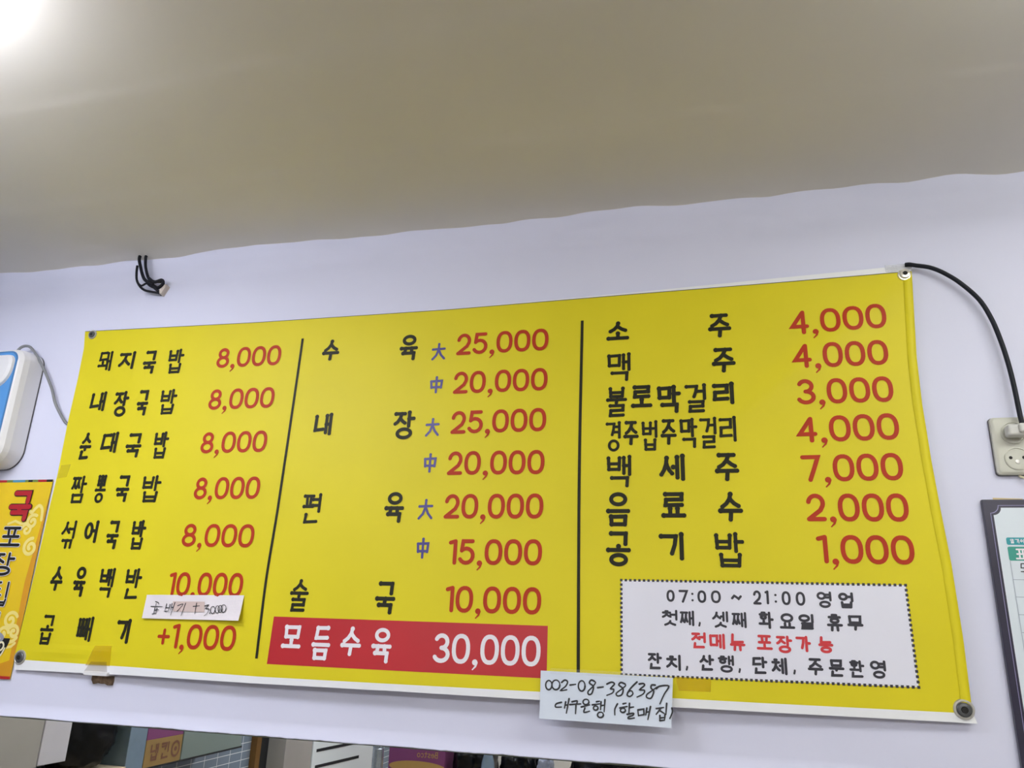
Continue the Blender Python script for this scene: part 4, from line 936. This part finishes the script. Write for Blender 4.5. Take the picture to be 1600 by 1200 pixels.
tag(blob('rubbish_bag', -2.00, -.697, 1.100, .080, .112, .124, M['bag'], 3.1, .10), 'black plastic bag on the wooden ledge beside the pale lilac panel', 'bag', 'black plastic bags in the mirror')
bm = bmesh.new(); box(bm, XL+.01, SX+.005, -.83, -.572, .957, .974, bevel=.002)
tag(obj('wooden_ledge', bm, M['wood'], None), 'pale wooden ledge under the black bag seen in the mirror', 'ledge')
door = bpy.data.objects.new('door_1', None); C.objects.link(door); door['kind'] = 'structure'
bm = bmesh.new(); box(bm, XL, XL+.03, -1.905, -1.868, 0, 2.05); obj('door_jamb', bm, M['brown'], door)
bm = bmesh.new(); box(bm, XL, XL+.02, -1.985, -1.905, 0, 2.05); obj('door_gap', bm, M['slot'], door)
bm = bmesh.new(); box(bm, XL, XL+.110, -2.245, -1.985, 0, 2.05); obj('door_leaf', bm, M['stainless'], door)

# counter at the rear with the things on it
counter = thing('side_table', 'low table at the rear of the room holding boxes and bags', 'table', (-1.1, -2.62, 0))
bm = bmesh.new(); box(bm, -2.09, -.10, -2.90, -2.24, .56, .60, bevel=.004); obj('table_top', bm, M['table'], counter)
for x in (-2.03, -.16):
    for y in (-2.85, -2.30):
        bm = bmesh.new(); box(bm, x-.025, x+.025, y-.025, y+.025, 0, .56); obj('leg', bm, M['steel'], counter)
wc = thing('drawer_cabinet', 'white cabinet with dark slots left of the foil roll seen in the mirror', 'cabinet', (-1.85, -2.5, .6))
TURN = Matrix.Translation((-1.987, -2.252, 0)) @ Matrix.Rotation(math.radians(8), 4, 'Z')
bm = bmesh.new(); box(bm, -.095, 0, -.56, 0, .60, 1.0, bevel=.004); bm.transform(TURN); obj('body', bm, M['whitebox'], wc)
for z in (.836, .762, .688):
    bm = bmesh.new(); box(bm, -.002, .0015, -.42, -.03, z-.007, z+.007); bm.transform(TURN); obj('slot', bm, M['slot'], wc)
bm = bmesh.new(); lathe_z(bm, -1.690, -2.375, [(.0285, .60), (.0285, .855), (.0260, .857), (.0240, .857), (.0240, .70)], 32)
fr = thing('foil_roll', 'upright silver foil roll in front of the purple box seen in the mirror', 'roll', (-1.69, -2.375, .6))
obj('roll', bm, M['foil'], fr, smooth=False)
bm = bmesh.new(); lathe_z(bm, -1.690, -2.375, [(.0240, .60), (.0240, .8550)], 28); obj('core', bm, M['slot'], fr)['label'] = 'dark hollow core'
pb = thing('purple_box', 'purple cardboard box with gold lettering right of the foil roll seen in the mirror', 'box', (-1.5, -2.6, .6))
bm = bmesh.new(); box(bm, -1.655, -1.355, -2.80, -2.43, .60, 1.02, bevel=.002); obj('carton', bm, M['purple'], pb)
class RearInk(Ink):
    """writing on a face that looks towards the mirror (+y), read from the mirror side: x runs backwards"""
    def v(self, x, z): return self.bm.verts.new((x, -2.4293+self.k*8e-6, z))
GL = {'B': [[(0, 1), (0, 0)], [(0, 1), (.7, .95), (.75, .6), (0, .52)], [(0, .52), (.85, .45), (.85, .05), (0, 0)]],
      'e': [[(.05, .35), (.9, .35)], arc(.48, .33, .45, .33, 0, 320)], 's': [[(.85, .6), (.4, .68), (.1, .52), (.5, .35), (.88, .18), (.5, 0), (.08, .1)]],
      't': [[(.4, .95), (.4, .1), (.8, 0)], [(.0, .66), (.85, .66)]], 'c': [arc(.5, .33, .45, .33, 50, 310)], 'o': [ring(.5, .33, .46, .33)]}
ink = RearInk(None, 0)
for k, ch in enumerate('Bestco'):
    x0 = -1.395-.0185*k
    for s in GL[ch]: ink.stroke([(x0-.0150*p[0], .822+.026*p[1]) for p in s], .0017)
ink.build('lettering', M['gold'], pb)
ink = RearInk(None, 0)
ink.poly([(-1.50+.150*math.cos(a), .775+.028*math.sin(a)) for a in [2*PI*k/32 for k in range(32)]])
ink.build('gold_band', M['gold'], pb, 'curved gold band printed on the box')
tag(blob('rubbish_bag', -1.23, -2.56, .778, .10, .15, .16, M['bag'], 8.3, .14), 'black plastic bag right of the purple box seen in the mirror', 'bag', 'black plastic bags in the mirror')
bm = bmesh.new(); lathe_z(bm, -1.120, -2.385, [(.030, .60), (.033, .61), (.033, .80), (.030, .83), (.022, .86), (.020, .90)], 28)
tag(obj('bottle', bm, M['bottleblue'], None, smooth=True), 'grey-blue bottle between two black bags seen in the mirror', 'bottle')
tag(blob('rubbish_bag', -.985, -2.56, .778, .105, .15, .16, M['bag'], 5.7, .14), 'black plastic bag left of the crumpled clear bag', 'bag', 'black plastic bags in the mirror')
tag(blob('clear_bag', -.845, -2.44, .755, .040, .06, .145, M['clearplastic'], 2.2, .22), 'crumpled clear plastic bag on the rear table seen in the mirror', 'bag')
tag(blob('rubbish_bag', -.55, -2.60, .80, .20, .15, .17, M['bag'], 9.9, .14), 'large black plastic bag at the right end of the rear table', 'bag', 'black plastic bags in the mirror')
